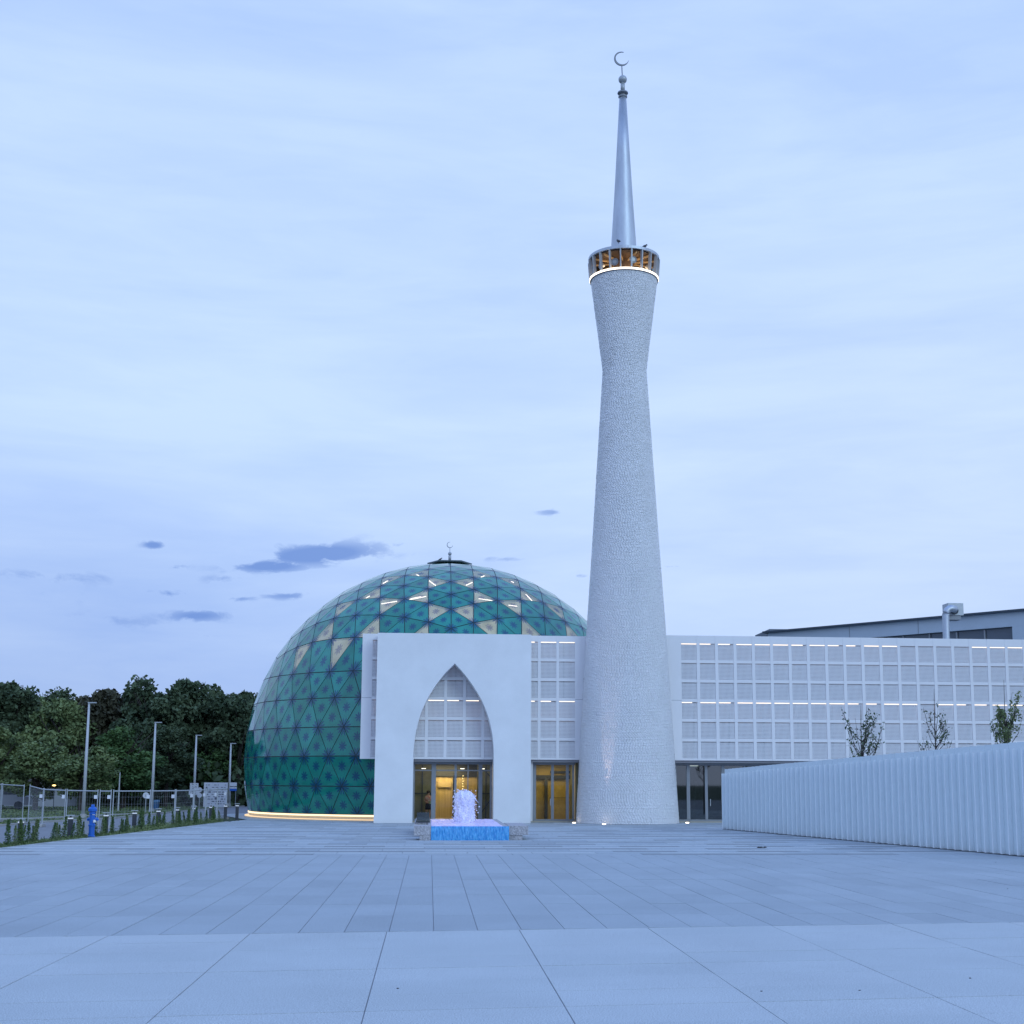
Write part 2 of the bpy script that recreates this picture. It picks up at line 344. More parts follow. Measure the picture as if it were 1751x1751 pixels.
# ------------------------------------------------------------------ minaret
TX, TY = 11.45, 78.4
mn = thing('minaret', 'tall white brick minaret with flared lantern gallery and metal spire', 'minaret')
prof = [(2.98, 0), (2.77, 3.55), (2.35, 10.94), (1.92, 17.43), (1.33, 27.05), (1.67, 29.8), (2.04, 32.72)]
MB().lathe(TX, TY, [(r - .035, z) for r, z in prof], 72, cap=False).build('shaft', mortar, mn, smooth=True)
zs = np.array([p[1] for p in prof]); rs = np.array([p[0] for p in prof])
V = []; Fc = []; z = .01; row = 0; bh = .078
while z < 32.66:
    r0 = float(np.interp(z + bh / 2, zs, rs)); r1a = float(np.interp(z, zs, rs)); r1b = float(np.interp(z + bh, zs, rs))
    n = int(2 * math.pi * r0 / .155); da = 2 * math.pi / n; off = rng.random() * da
    ang = off + np.arange(n) * da
    keep = np.sin(ang) < .30                                  # rear side stands inside the building or faces away
    if z > 12: keep = np.sin(ang) < .45
    ang = ang[keep]; m_ = len(ang)
    pr = rng.normal(0, .004, m_); tl = rng.normal(0, .0042, (m_, 2)); jz = rng.normal(0, .006, m_); ja = rng.normal(0, .05, m_) * da
    k = len(V)
    bh = .078 * (.86 + .28 * rng.random())
    for s_a in (0, 1):
        for s_z in (0, 1):
            for dep in (0, 1):
                a = ang + ja + da * (.03 if s_a == 0 else .97); zz = z + (.004 if s_z == 0 else bh - .004) + jz; rb = (r1a if s_z == 0 else r1b)
                rr = rb - .05 if dep == 0 else rb + pr + tl[:, 0] * (1 if s_a else -1) + tl[:, 1] * (1 if s_z else -1)
                V.append(np.stack([TX + rr * np.cos(a), TY + rr * np.sin(a), np.maximum(zz, 0)], 1))
    Fc.append((k, m_)); z += bh; row += 1
# vertex blocks: per row 8 corner arrays (a,z,d)
off = 0; starts = []
for v_ in V: starts.append(off); off += len(v_)
VV = np.concatenate(V); faces = []
for k, m_ in Fc:
    c = [np.arange(m_) + starts[k + i] for i in range(8)]     # index = a*4+z*2+d
    q = lambda *ii: np.stack([c[i] for i in ii], 1)
    faces += [q(1, 5, 7, 3), q(0, 4, 5, 1), q(2, 3, 7, 6), q(0, 1, 3, 2), q(4, 6, 7, 5)]
FF = np.concatenate(faces)
me = bpy.data.meshes.new('brick_skin'); me.vertices.add(len(VV)); me.vertices.foreach_set('co', VV.ravel())
me.loops.add(FF.size); me.loops.foreach_set('vertex_index', FF.ravel().astype('i4'))
me.polygons.add(len(FF)); me.polygons.foreach_set('loop_start', (np.arange(len(FF)) * 4).astype('i4')); me.polygons.foreach_set('loop_total', np.full(len(FF), 4, 'i4'))
me.materials.append(tile); me.update(calc_edges=True); me.validate()
link('brick_skin', me, mn, kind='stuff', label='rough white brick slips covering the shaft')
# lantern gallery
MB().lathe(TX, TY, [(2.0, 32.70), (2.10, 32.72), (2.10, 32.86), (2.0, 32.88)], 72).build('gallery_floor', gmetal, mn)
MB().lathe(TX, TY, [(2.105, 32.75), (2.125, 32.77), (2.125, 32.86), (2.06, 32.88)], 72, cap=False).build('light_ring', ledcrown, mn)
MB().lathe(TX, TY, [(2.05, 34.05), (2.15, 34.03), (2.18, 34.05), (2.18, 34.21), (2.08, 34.25), (.9, 34.33)], 72).build('gallery_roof', metal, mn)
MB().lathe(TX, TY, [(2.0, 33.98), (2.03, 34.0), (1.2, 34.04)], 48).build('gallery_ceiling', mat('gallery_wood', (.12, .075, .045), .7, var=.2), mn)
MB().lathe(TX, TY, [(.62, 32.88), (.62, 33.98)], 24).build('gallery_core', mat('core_wood', (.15, .10, .065), .7, var=.25, stretch=(4, 4, .3)), mn)
for k in range(20):
    a = 2 * math.pi * (k + .25) / 20; ca, sa = math.cos(a), math.sin(a)
    MB().bar((TX + 2.05 * ca, TY + 2.05 * sa, 32.90), (TX + 2.13 * ca, TY + 2.13 * sa, 34.04), .07, .20, (ca, sa, 0)).build('gallery_post', gmetal if 0 else lightmetal, mn)
b = MB()
for k in range(16):
    a0, a1 = R_(15 + 150 * k / 16), R_(15 + 150 * (k + 1) / 16)
    b.add([(TX + 1.9 * math.cos(a), TY + 1.9 * math.sin(a), z_) for a, z_ in ((a0, 32.9), (a1, 32.9), (a1, 33.98), (a0, 33.98))], [(0, 1, 2, 3)])
b.build('gallery_back_screen', mat('screen_grey', (.10, .10, .12), .6), mn)
beam_glow = mat('lit_beam', (.45, .30, .14), .6, emit=(1, .6, .3), es=.12)  # faint emission stands in for lamplight falling on the beams
for k in range(12):
    a = 2 * math.pi * (k + .5) / 12; ca, sa = math.cos(a), math.sin(a)
    MB().bar((TX + .65 * ca, TY + .65 * sa, 33.90), (TX + 1.95 * ca, TY + 1.95 * sa, 33.90), .06, .10).build('gallery_beam', beam_glow, mn)
for k, (a, dz) in enumerate([(-78, 0), (-160, 0), (-20, 0), (-118, -.25)]):
    a = R_(a); ca, sa = math.cos(a), math.sin(a); c = Vector((TX + 1.35 * ca, TY + 1.35 * sa, 33.55 + dz * .5))
    h = MB().tube([c, c + Vector((ca, sa, 0)) * .28], [.08, .24], 14).build('loudspeaker', gmetal, mn)
    MB().tube([c + Vector((ca, sa, 0)) * .285, c + Vector((ca, sa, 0)) * .30], [.13, .13], 12).build('speaker_centre', lightmetal, h)
# spire and finial
MB().lathe(TX, TY, [(.84, 34.28), (.80, 34.6), (.76, 35.3), (.60, 37.8), (.41, 41.2), (.22, 44.85)], 40).build('spire', metal, mn, smooth=True)
MB().lathe(TX, TY, [(.20, 44.8), (.28, 44.86), (.28, 44.94), (.17, 44.98), (.16, 45.05), (.34, 45.12), (.32, 45.2), (.14, 45.28)], 24).build('spire_collar', gmetal, mn)
b = MB().lathe(TX, TY, [(.135, 45.25), (.135, 45.85)], 16); b.ball((TX, TY, 46.06), .27, 20, 12); b.build('finial_ball', lightmetal, mn, smooth=True)
MB().tube([(TX - .02, TY, 46.2), (TX - .05, TY, 47.02)], .035, 8).build('finial_rod', gmetal, mn)
def crescent(cx, cy, cz, r, th, rotd, n=30):
    b = MB(); a0, a1 = R_(8), R_(292); pts = []
    ci = Vector((math.cos(R_(rotd)), math.sin(R_(rotd)))) * (r * .16)
    outer = []; inner = []
    for i in range(n + 1):
        t = i / n; a = R_(rotd) + R_(40) + R_(280) * t
        w_ = r * .235 * math.sin(math.pi * t) ** .9 + .004
        outer.append((cx + r * math.cos(a), cz + r * math.sin(a))); inner.append((cx + (r - w_) * math.cos(a), cz + (r - w_) * math.sin(a)))
    vs = []
    for y in (cy - th, cy + th): vs += [(x, y, z) for x, z in outer] + [(x, y, z) for x, z in inner]
    N = n + 1; fs = []
    for i in range(n):
        fs += [(i, i + 1, N + i + 1, N + i), (2 * N + i, 3 * N + i, 3 * N + i + 1, 2 * N + i + 1), (i, 2 * N + i, 2 * N + i + 1, i + 1), (N + i, N + i + 1, 3 * N + i + 1, 3 * N + i)]
    return b.add(vs, fs)
crescent(TX - .07, TY, 47.46, .475, .035, 32).build('crescent', gmetal, mn)
# the warm lamps inside the lantern
pl = bpy.data.lights.new('lantern_lamp', 'POINT'); pl.energy = 14; pl.color = (1, .70, .42); pl.shadow_soft_size = .2
po = bpy.data.objects.new('lantern_lamp', pl); COL.objects.link(po); po.location = (TX + .3, TY - 1.15, 33.3); po.parent = mn
for x, y in ((-1.2, -.5), (1.25, -.45)):
    l2 = bpy.data.objects.new('lantern_lamp', pl); COL.objects.link(l2); l2.location = (TX + x, TY + y, 33.4); l2.parent = mn

# ------------------------------------------------------------------ glass dome
DC = Vector((1.18, 93.0, 3.62)); DR = 13.56
dome = thing('glass_dome', 'large spherical dome of teal glass triangles printed with blue flowers', 'dome')
def sph(azd, cod, r=DR):
    a, c = R_(azd), R_(cod); return DC + Vector((-r * math.sin(c) * math.sin(a), -r * math.sin(c) * math.cos(a), r * math.cos(c)))
tris = []          # (three (az,colat))
capn = {}
sc = {1: .95, 2: .955, 3: .96, 4: .96, 5: .967, 6: .970, 7: .966, 8: .983, 9: 1.0}
ac = R_(61)
for s_ in range(5):
    B = Vector((math.sin(ac) * math.sin(R_(72 * s_)), math.sin(ac) * math.cos(R_(72 * s_)), math.cos(ac)))
    C_ = Vector((math.sin(ac) * math.sin(R_(72 * s_ + 72)), math.sin(ac) * math.cos(R_(72 * s_ + 72)), math.cos(ac)))
    g = {}
    for k in range(0, 10):
        for i in range(k + 1):
            p = Vector((0, 0, 1)) * ((9 - k) / 9) + B * ((k - i) / 9) + C_ * (i / 9); p.normalize()
            co = math.degrees(math.acos(max(-1, min(1, p.z)))) * (sc.get(k, 1) if k < 9 else 1.0 + .018 * math.sin(math.pi * i / 9))
            azd = 72 * s_ + (math.degrees(math.atan2(p.x, p.y)) - 72 * s_) % 360 if k else 0
            g[(k, i)] = (azd if azd < 72 * s_ + 359 else azd - 360, co)
    for k in range(0, 9):
        for i in range(k + 1):
            if k > 0 or True: tris.append((g[(k, i)], g[(k + 1, i)], g[(k + 1, i + 1)]))
            if i < k: tris.append((g[(k, i)], g[(k + 1, i + 1)], g[(k, i + 1)]))
    for i in range(10): capn[9 * s_ + i] = g[(9, i)]
for i in range(45):                                          # cap edge to the first level ring
    a, b_ = capn[i], capn[i + 1]; a0, a1, a2 = 8 * i - 4 + 8, 8 * i + 12, 8 * i + 4
    tris.append((a, (8 * i + 4, 67.1), b_)); tris.append((b_, (8 * i + 4, 67.1), (8 * i + 12, 67.1)))
cols_ = [67.1, 74.4, 82.0, 89.3, 96.8, 103.8]
for j in range(5):
    o0 = 4 if j % 2 == 0 else 0; o1 = 4 - o0
    for i in range(45):
        u0 = 8 * i + o0; tris.append(((u0, cols_[j]), (u0 - 4, cols_[j + 1]), (u0 + 4, cols_[j + 1])))
        tris.append(((u0, cols_[j]), (u0 + 4, cols_[j + 1]), (u0 + 8, cols_[j])))
def fixtri(t):
    p = [sph(*q) for q in t]; n_ = (p[1] - p[0]).cross(p[2] - p[0])
    c = (p[0] + p[1] + p[2]) / 3
    if n_.dot(c - DC) < 0: p = [p[0], p[2], p[1]]
    return p
lit = [(37.9, 31.0), (19.4, 26.8), (36.2, 39.7), (25.4, 44.9), (13.0, 41.5), (47.1, 45.0), (45.0, 54.2), (27.8, 53.7), (52.7, 61.4), (36.2, 60.5), (9.4, 54.6), (8.2, 33.0), (-9.5, 33.4), (-19.3, 25.4), (-6.5, 47.7), (6.1, 47.9), (-14.4, 41.5), (-37.4, 31.0), (-37.8, 39.0), (-26.2, 44.7), (-49.1, 44.0), (-10.5, 54.3), (-28.0, 53.8), (-46.3, 52.4)]
T = []
for t in tris:
    p = fixtri(t); c = (p[0] + p[1] + p[2]) / 3
    area = (p[1] - p[0]).cross(p[2] - p[0]).length / 2
    if area < .2: continue
    hidden = c.z < 10.4 and c.y < 84.6 and min(q.x for q in p) > -3.3 and c.x < 11
    if hidden: continue
    if max(q.y for q in p) < 82 and c.z < 10.9 and min(q.x for q in p) > -3.3 and c.x < 9: continue
    T.append((p, c, area))
dirs = [(c - DC).normalized() for _, c, _ in T]
litset = set()
for a, co in lit:
    d = (sph(a, co) - DC).normalized(); litset.add(max(range(len(T)), key=lambda i: dirs[i].dot(d)))
vis = []
eye = Vector((0, 0, H))
for i, (p, c, ar) in enumerate(T):
    v = eye - c; ca = dirs[i].dot(v.normalized()); occl = (c.z < 10.2 and c.x > -3.0)
    vis.append((ca * ar if (ca > 0 and not occl) else -1, i))
vis.sort(reverse=True); single = set(i for s_, i in vis[:300] if s_ > 0)
def pane_geo(p, jit):
    c = (p[0] + p[1] + p[2]) / 3; n_ = (p[1] - p[0]).cross(p[2] - p[0]).normalized()
    q = [c + (a - c) * (1 - .036 / max(.15, (a - c).length) * 1.5) for a in p]
    o = [a + n_ * (.03 + random.uniform(-jit, jit)) for a in q]; i_ = [a - n_ * .01 for a in q]
    return o + i_, [(0, 1, 2), (0, 3, 4, 1), (1, 4, 5, 2), (2, 5, 3, 0)]
def pane_uv(me):
    uv = me.uv_layers.new(name='UVMap'); base = [(0, 0), (1, 0), (.5, .866)]
    co = [base[l.vertex_index % 3] for l in me.loops]
    uv.data.foreach_set('uv', [x for c in co for x in c])
field = MB()
for i, (p, c, ar) in enumerate(T):
    vs, fs = pane_geo(p, .006)
    mi = 2 if i in litset else (0 if random.random() < .6 else 1)
    if mi != 2 and c.z < 9 and random.random() < .5: mi = 1
    if i in single:
        b = MB().add(vs, fs); o = b.build('glass_pane', [teal, teal2, creamg][mi], dome); pane_uv(o.data)
        if mi == 2: o['label'] = 'pale cream pane lit from inside'
    else: field.add(vs, fs, mi)
o = field.build('glass_pane_field', [teal, teal2, creamg], dome, kind='stuff'); pane_uv(o.data)
fr = MB(); seen = set()
for p, c, ar in T:
    for a, b_ in ((0, 1), (1, 2), (2, 0)):
        k = tuple(sorted((tuple(round(x, 1) for x in p[a]), tuple(round(x, 1) for x in p[b_]))))
        if k in seen: continue
        seen.add(k); mid_ = (p[a] + p[b_]) / 2; n_ = (mid_ - DC).normalized()
        fr.bar(p[a] - n_ * .05, p[b_] - n_ * .05, .10, .12, n_)
fr.build('mullion_grid', mat('teal_mullion', (.010, .035, .045), .5), dome)
# self-glowing inner lining stands in for the lit interior; lamps behind the clear panes
b = MB(); nn = 64
for c0, c1_ in zip(range(2, 72, 5), range(7, 77, 5)):
    for k in range(nn):
        a0, a1 = 360 * k / nn, 360 * (k + 1) / nn; r = DR - .85
        b.add([sph(a0, c0, r), sph(a0, c1_, r), sph(a1, c1_, r), sph(a1, c0, r)], [(0, 1, 2, 3)])
b.build('inner_lining', mat('glow_lining', (.60, .56, .46), .8, var=.1, emit=(1, .86, .62), es=.20), dome)
def dome_hit(px, py, r):
    d = ray(px, py).normalized(); oc = eye - DC; bb = oc.dot(d); q = bb * bb - (oc.dot(oc) - r * r)
    return eye + d * (-bb - math.sqrt(max(q, 0)))
A_ = lambda x, y: (700 + x / 10.94, 950 + y / 10.94); B_ = lambda x, y: (560 + x / 10.94, 960 + y / 10.94); C2 = lambda x, y: (700 + x / 4.864, 900 + y / 4.864)
for a, b_ in [(A_(120, 350), A_(175, 375)), (A_(345, 450), A_(490, 560)), (A_(1060, 555), A_(1260, 465)), (A_(1340, 405), A_(1420, 370)), (A_(0, 825), A_(315, 765)), (A_(1295, 805), A_(1660, 860)), (B_(1000, 435), B_(1130, 360)),
              (B_(720, 685), B_(790, 645)), (B_(945, 805), B_(1300, 745)), (B_(1480, 715), B_(1751, 660)), (C2(965, 560), C2(1020, 620)), (C2(825, 655), C2(895, 665)), (C2(845, 458), C2(870, 468))]:
    p, q = dome_hit(*a, DR - .16), dome_hit(*b_, DR - .16)
    MB().bar(p, q, .045, .045).build('light_strip', emis('dome_strip', (1, .9, .78), 3.2) if 'ds' not in globals() else ds, dome)
# ledge and light lines round the foot
br = DR * math.sin(R_(103.8)); bz = DC.z + DR * math.cos(R_(103.8))
def arc(b, r0, r1, z0, z1, a0=-30, a1=175, n=80):
    for k in range(n):
        t0, t1 = R_(a0 + (a1 - a0) * k / n), R_(a0 + (a1 - a0) * (k + 1) / n)
        f = lambda r, t, z: (DC.x - r * math.sin(t), DC.y - r * math.cos(t), z)
        b.add([f(r1, t0, z0), f(r1, t1, z0), f(r1, t1, z1), f(r1, t0, z1), f(r0, t0, z1), f(r0, t1, z1), f(r0, t0, z0), f(r0, t1, z0)], [(0, 3, 2, 1), (3, 4, 5, 2), (0, 1, 7, 6)])
    return b
arc(MB(), br - .8, br - .05, -.03, bz - .02, 14, 175).build('base_ring', mat('base_stone', (.50, .46, .36), .7, var=.08), dome)
arc(MB(), br - .4, br + .03, bz - .13, bz - .03, 14, 175).build('base_light', ledbase, dome)
arc(MB(), br - .4, br + .22, -.03, .05, 14, 175).build('ledge', mat('ledge_stone', (.6, .55, .45), .7), dome)
arc(MB(), br - .4, br + .24, .052, .095, 14, 175).build('ledge_light', ledbase2, dome)
# cap plate with crescent
cz = DC.z + DR
n6 = []
for k in range(6): n6.append((DC.x + 1.56 * math.cos(R_(60 * k + 180)), DC.y + 1.56 * math.sin(R_(60 * k + 180))))
b = MB(); zc = cz + .10
vs = [(x, y, zc) for x, y in n6] + [(x, y, zc + .09) for x, y in n6] + [(DC.x, DC.y, zc + .24), (DC.x, DC.y, zc)]
b.add(vs, [(k, (k + 1) % 6, 6 + (k + 1) % 6, 6 + k) for k in range(6)] + [(6 + k, 6 + (k + 1) % 6, 12) for k in range(6)] + [((k + 1) % 6, k, 13) for k in range(6)])
b.build('cap_plate', mat('cap_metal', (.07, .12, .14), .45), dome)
b = MB().lathe(DC.x, DC.y, [(.10, zc + .2), (.10, zc + .62), (.06, zc + .66)], 12); b.ball((DC.x, DC.y, zc + .76), .13, 12, 8); b.build('dome_finial', lightmetal, dome, smooth=True)
MB().tube([(DC.x, DC.y, zc + .84), (DC.x, DC.y, zc + 1.18)], .022, 6).build('finial_rod', lightmetal, dome)
crescent(DC.x - .01, DC.y, zc + 1.38, .215, .02, 38, 24).build('crescent', lightmetal, dome)

# ------------------------------------------------------------------ entrance portal
archL = [(1.36, 9.05), (.76, 8.43), (.22, 7.70), (-.19, 7.00), (-.49, 6.33), (-.68, 5.71), (-.81, 5.10), (-.89, 4.55), (-.92, 4.10), (-.93, 3.59), (-.93, 0)]
archR = [(1.36, 9.05), (1.93, 8.43), (2.47, 7.70), (2.90, 7.00), (3.20, 6.33), (3.40, 5.71), (3.54, 5.10), (3.61, 4.55), (3.64, 4.10), (3.65, 3.59), (3.65, 0)]
def smooth_(pts, n=5):
    out = []
    zs_ = [p[1] for p in pts][::-1]; xs_ = [p[0] for p in pts][::-1]
    for i in range(len(pts) - 1):
        for k in range(n):
            t = k / n; p0 = pts[max(i - 1, 0)]; p1 = pts[i]; p2 = pts[i + 1]; p3 = pts[min(i + 2, len(pts) - 1)]
            if i == 0: p0 = (2 * p1[0] - p2[0], 2 * p1[1] - p2[1])
            if i >= len(pts) - 2: q = (p1[0] + (p2[0] - p1[0]) * t, p1[1] + (p2[1] - p1[1]) * t)
            else: q = tuple(.5 * (2 * b + (c - a) * t + (2 * a - 5 * b + 4 * c - d) * t * t + (-a + 3 * b - 3 * c + d) * t ** 3) for a, b, c, d in zip(p0, p1, p2, p3))
            out.append(q)
    out.append(pts[-1]); return out
aL, aR = smooth_(archL), smooth_(archR)
b = MB(); X0, X1, ZT, Y0, Y1 = -3.10, 5.77, 10.77, 77.5, 78.80
outer_ = lambda x: x
vs = []; fs = []
for side, arr, xo in ((0, aL, X0), (1, aR, X1)):
    n = len(arr); o = len(vs)
    for x, z in arr: vs += [(x, Y0, z), (xo, Y0, z), (x, Y1, z), (xo, Y1, z)]
    for i in range(n - 1):
        a, c = o + 4 * i, o + 4 * (i + 1)
        fs += [(a, a + 1, c + 1, c) if side else (a, c, c + 1, a + 1), (a + 2, a + 3, c + 3, c + 2), (a, a + 2, c + 2, c), (a + 1, a + 3, c + 3, c + 1)]
b.add(vs, fs)
b.add([(X0, Y0, 9.05), (X1, Y0, 9.05), (X1, Y0, ZT), (X0, Y0, ZT), (X0, Y1, 9.05), (X1, Y1, 9.05), (X1, Y1, ZT), (X0, Y1, ZT)], [(0, 1, 2, 3), (5, 4, 7, 6), (3, 2, 6, 7), (0, 3, 7, 4), (1, 5, 6, 2)])
tag(b.build('entrance_portal', white), 'plain white rendered slab with a pointed arch opening before the dome', 'portal')

# ------------------------------------------------------------------ main building behind: perforated facade and glazed ground floor
bd = thing('main_building', 'long white building with gridded perforated panels behind portal and minaret', 'building')
YW = 78.9; RT = [10.50 - 1.16 * i for i in range(6)]; PH = .985; PW = .925; GAPT = 1.16 - PH
def grid_section(name, xc0, pitch, ncol, xl, xr, ztop, zbot, skip=lambda i: False, unlit=()):
    fr = MB(); lo, hi = xc0 - PW / 2, xc0 + pitch * (ncol - 1) + PW / 2
    # solid margins
    if lo - xl > .01: fr.box(xl, lo, YW, YW + .16, zbot, ztop)
    if xr - hi > .01: fr.box(hi, xr, YW, YW + .16, zbot, ztop)
    for i in range(ncol - 1):
        x = xc0 + pitch * i + PW / 2; fr.box(x, x + pitch - PW, YW - .012, YW + .15, zbot, ztop)
    for i in range(ncol):
        x = xc0 + pitch * i - PW / 2
        fr.box(x, x + PW, YW + .003, YW + .14, RT[0], ztop); fr.box(x, x + PW, YW + .003, YW + .14, zbot, RT[5] - PH)
        for r in range(5): fr.box(x, x + PW, YW + .003, YW + .14, RT[r + 1], RT[r] - PH)
    fr.build('facade_frame', white2, bd)
    for i in range(ncol):
        if skip(i): continue
        for r in range(6):
            o = link('perforated_panel', panel_me, bd, loc=(xc0 + pitch * i, YW + .008, RT[r] - PH))
        for q, r in enumerate((0, 3)):
            if (i, q) in unlit: continue
            x = xc0 + pitch * i; a0 = -PW / 2 + .01; a1 = PW / 2 - .01
            if random.random() < .3: a1 -= random.uniform(.1, .4)
            MB().box(x + a0, x + a1, YW + .02, YW + .05, RT[r] - .044, RT[r] - .004).build('light_strip', ledm, bd)
pm = MB(); nxh, nzh = 13, 12; bw = .032; ph_ = PH - .045
for i in range(nxh + 1):
    x = -PW / 2 + PW * i / nxh; pm.box(max(x - bw / 2, -PW / 2), min(x + bw / 2, PW / 2), 0, .012, 0, ph_)
for j in range(nzh + 1):
    z = ph_ * j / nzh; pm.box(-PW / 2, PW / 2, .001, .013, max(0, z - .036 / 2), min(ph_, z + .036 / 2))
panel_me = pm.mesh('perforated_panel', mat('panel_white', (.77, .78, .81), .6))
grid_section('left', 1.42 - 4 * 1.095, 1.095, 11, -4.02, 9.25, 10.86, 3.60, unlit={(0, 0), (0, 1), (1, 0), (1, 1)})
# right section; its left margin is cut parallel to the minaret
XR0 = 15.28
grid_section('right', XR0, 1.113, 21, XR0 - PW / 2 - .001, XR0 + 1.113 * 20 + 2.0, 10.98, 3.60, unlit={(12, 0), (13, 0), (14, 0), (15, 0), (13, 1), (19, 1)})
MB().add([(XR0 - PW / 2, YW + y, z) for y in (0, .16) for z in (3.60, 10.98)] + [(x, YW + y, z) for y in (0, .16) for x, z in ((14.37, 3.60), (13.93, 10.98))], [(0, 1, 5, 4), (2, 6, 7, 3), (4, 5, 7, 6), (0, 4, 6, 2), (1, 3, 7, 5)]).build('facade_wall', white2, bd)
MB().bar((14.34, YW + .10, 3.60), (13.90, YW + .10, 10.98), .06, .1).build('shadow_gap', darkmetal, bd)
b = MB(); b.box(-4.0, -3.43, YW - .002, YW + .0, 7.115, 7.135); b.box(8.47, 9.2, YW - .002, YW, 7.115, 7.135); b.box(14.2, 14.82, YW - .002, YW, 7.115, 7.135); b.build('panel_joint', gmetal, bd)
# corridor behind the perforated skin
b = MB(); b.box(-3.98, 9.6, 80.10, 80.16, 3.66, 10.7); b.box(9.62, 45, 80.10, 80.16, 3.66, 10.8); b.build('corridor_wall', purp, bd)
b = MB(); b.box(-4.0, 45, 79.08, 80.09, 3.62, 3.70); b.box(-4.0, 45, 79.09, 80.09, 7.10, 7.18); b.box(-4.0, 45, 79.08, 80.3, 10.72, 10.80); b.build('floor_slab', white2, bd)
b = MB(); b.box(-4.0, -3.9, 79.07, 80.2, 3.71, 10.71); b.build('end_wall', white2, bd)
b = MB(); b.box(9.0, 45, 80.4, 96, 3.55, 10.70); b.build('upper_storey', white2, bd)
for k in range(12):
    x = 15.6 + 2.1 * k
    MB().box(x, x + .12, 79.5, 79.6, 3.71, 7.09).build('corridor_post', gmetal, bd)
for k in range(9):
    x = -3.4 + 1.6 * k
    MB().box(x, x + .10, 79.5, 79.6, 7.19, 10.70).build('corridor_post', gmetal, bd)
def area(name, loc, sx_, sy_, e, col, rot, parent):
    l = bpy.data.lights.new(name, 'AREA'); l.shape = 'RECTANGLE'; l.size = sx_; l.size_y = sy_; l.energy = e; l.color = col
    o = bpy.data.objects.new(name, l); COL.objects.link(o); o.location = loc; o.rotation_euler = rot; o.parent = parent; return o
for (x0, x1, e) in ((-3.8, 9.0, 20), (15, 38, 24)):
    for zz in (10.62, 7.02): area('corridor_lamp', ((x0 + x1) / 2, 79.35, zz), x1 - x0, .12, e, (1, .66, .52), (R_(-12), 0, 0), bd)
# ground floor: recess, frames, glass
b = MB(); b.box(-3.0, 45, 79.07, 86.0, 3.46, 3.60); b.build('soffit', mat('soffit_grey', (.30, .30, .33), .7), bd)
b = MB(); b.box(3.70, 6.02, 79.3, 80.6, 0, 3.455); b.box(-3.0, -1.0, 79.3, 80.6, 0, 3.455); b.box(8.6, 14.45, 80.2, 80.6, 0, 3.455); b.build('ground_wall', white2, bd)
b = MB(); b.box(-3, 45, 79.2, 95.9, -.029, .06); b.build('interior_floor', mat('floor_stone', (.42, .38, .30), .5), bd)
def glazing(x0, x1, posts, ytop, y, gm, doors=(), transom=None):
    b = MB(); w_ = .11
    b.box(x0, x1, y, y + .1, ytop - .14, ytop); b.box(x0, x1, y, y + .1, .06, .16)
    for p, pw in posts: b.box(p - pw / 2, p + pw / 2, y - .02, y + .12, .161, ytop - .141)
    if transom: b.box(x0 + .01, x1 - .01, y + .02, y + .08, transom, transom + .07)
    b.build('door_frame', gmetal, bd)
    ps = sorted(p for p, _ in posts)
    for a, c in zip(ps, ps[1:]):
        if c - a > .3: MB().box(a + .03, c - .03, y + .045, y + .055, .17, ytop - .15).build('glass_leaf', gm, bd)
    for dx in doors: MB().bar((dx, y - .06, .95), (dx, y - .06, 1.35), .04).build('door_handle', lightmetal, bd)
glazing(-.95, 3.68, [(-.90, .10), (.25, .26), (1.52, .13), (2.25, .06), (2.98, .22), (3.60, .12)], 3.455, 79.75, clear, transom=2.93)
glazing(6.05, 8.55, [(6.14, .22), (7.22, .16), (8.10, .16), (8.45, .12)], 3.455, 79.75, clear, doors=(7.1,))
glazing(14.5, 34, [(14.56, .08), (15.30, .20), (16.38, .16), (17.40, .20), (18.7, .1), (19.9, .1), (22, .1), (24, .1), (26, .1), (28, .1), (30, .1), (33.9, .1)], 3.455, 79.75, darkglass, doors=(16.6,))
# lobby behind the arch
lob = MB()
b = MB(); b.box(-1.0, .25, 81.6, 81.7, .06, 3.40); b.box(2.85, 3.75, 81.6, 81.7, .06, 3.40); b.build('lobby_panel', olive, bd)
b = MB()
for x in (-.42, .14, 2.98, 3.38): b.bar((x, 81.55, .08), (x, 81.55, 3.3), .055)
for x0_, x1_ in ((-.95, .2), (2.95, 3.7)): b.bar((x0_, 81.54, 1.62), (x1_, 81.54, 1.62), .055)
b.bar((3.0, 81.53, .3), (3.65, 81.53, 1.25), .05); b.bar((3.1, 81.53, 3.2), (3.65, 81.53, 2.6), .05)
b.build('lobby_lattice', darkmetal, bd)
b = MB(); b.box(-.3, 3.2, 85.4, 85.5, .06, 2.62); b.build('lobby_back_wall', warm, bd)
b = MB(); b.box(-.3, 3.2, 85.3, 85.52, 2.63, 3.44); b.build('lobby_bulkhead', darkint, bd)
b = MB(); b.box(.55, 1.35, 85.3, 85.38, 1.95, 2.3); b.build('lobby_sign_board', mat('sign_wood', (.60, .46, .24), .6), bd)
b = MB(); b.box(1.45, 1.6, 83, 85, .06, 2.7); b.box(.20, .34, 83.2, 85.2, .06, 2.7); b.build('lobby_pillar', darkint, bd)
b = MB()
for i in range(12): b.ball((2.07 + .02 * (i % 2), 84.9, .9 + .16 * i), .035, 6, 4)
b.build('lobby_light_string', emis('string_light', (1, .72, .3), 2.5), bd)
b = MB()
for x in (-.35, 1.95, 3.15): b.box(x - .12, x + .12, 81.0, 81.12, 3.06, 3.09)
b.build('lobby_downlight', emis('downlight', (1, .9, .75), 4), bd)
area('lobby_lamp', (.9, 84.3, 3.38), 2.0, 1.2, 115, (1, .74, .36), (0, 0, 0), bd)
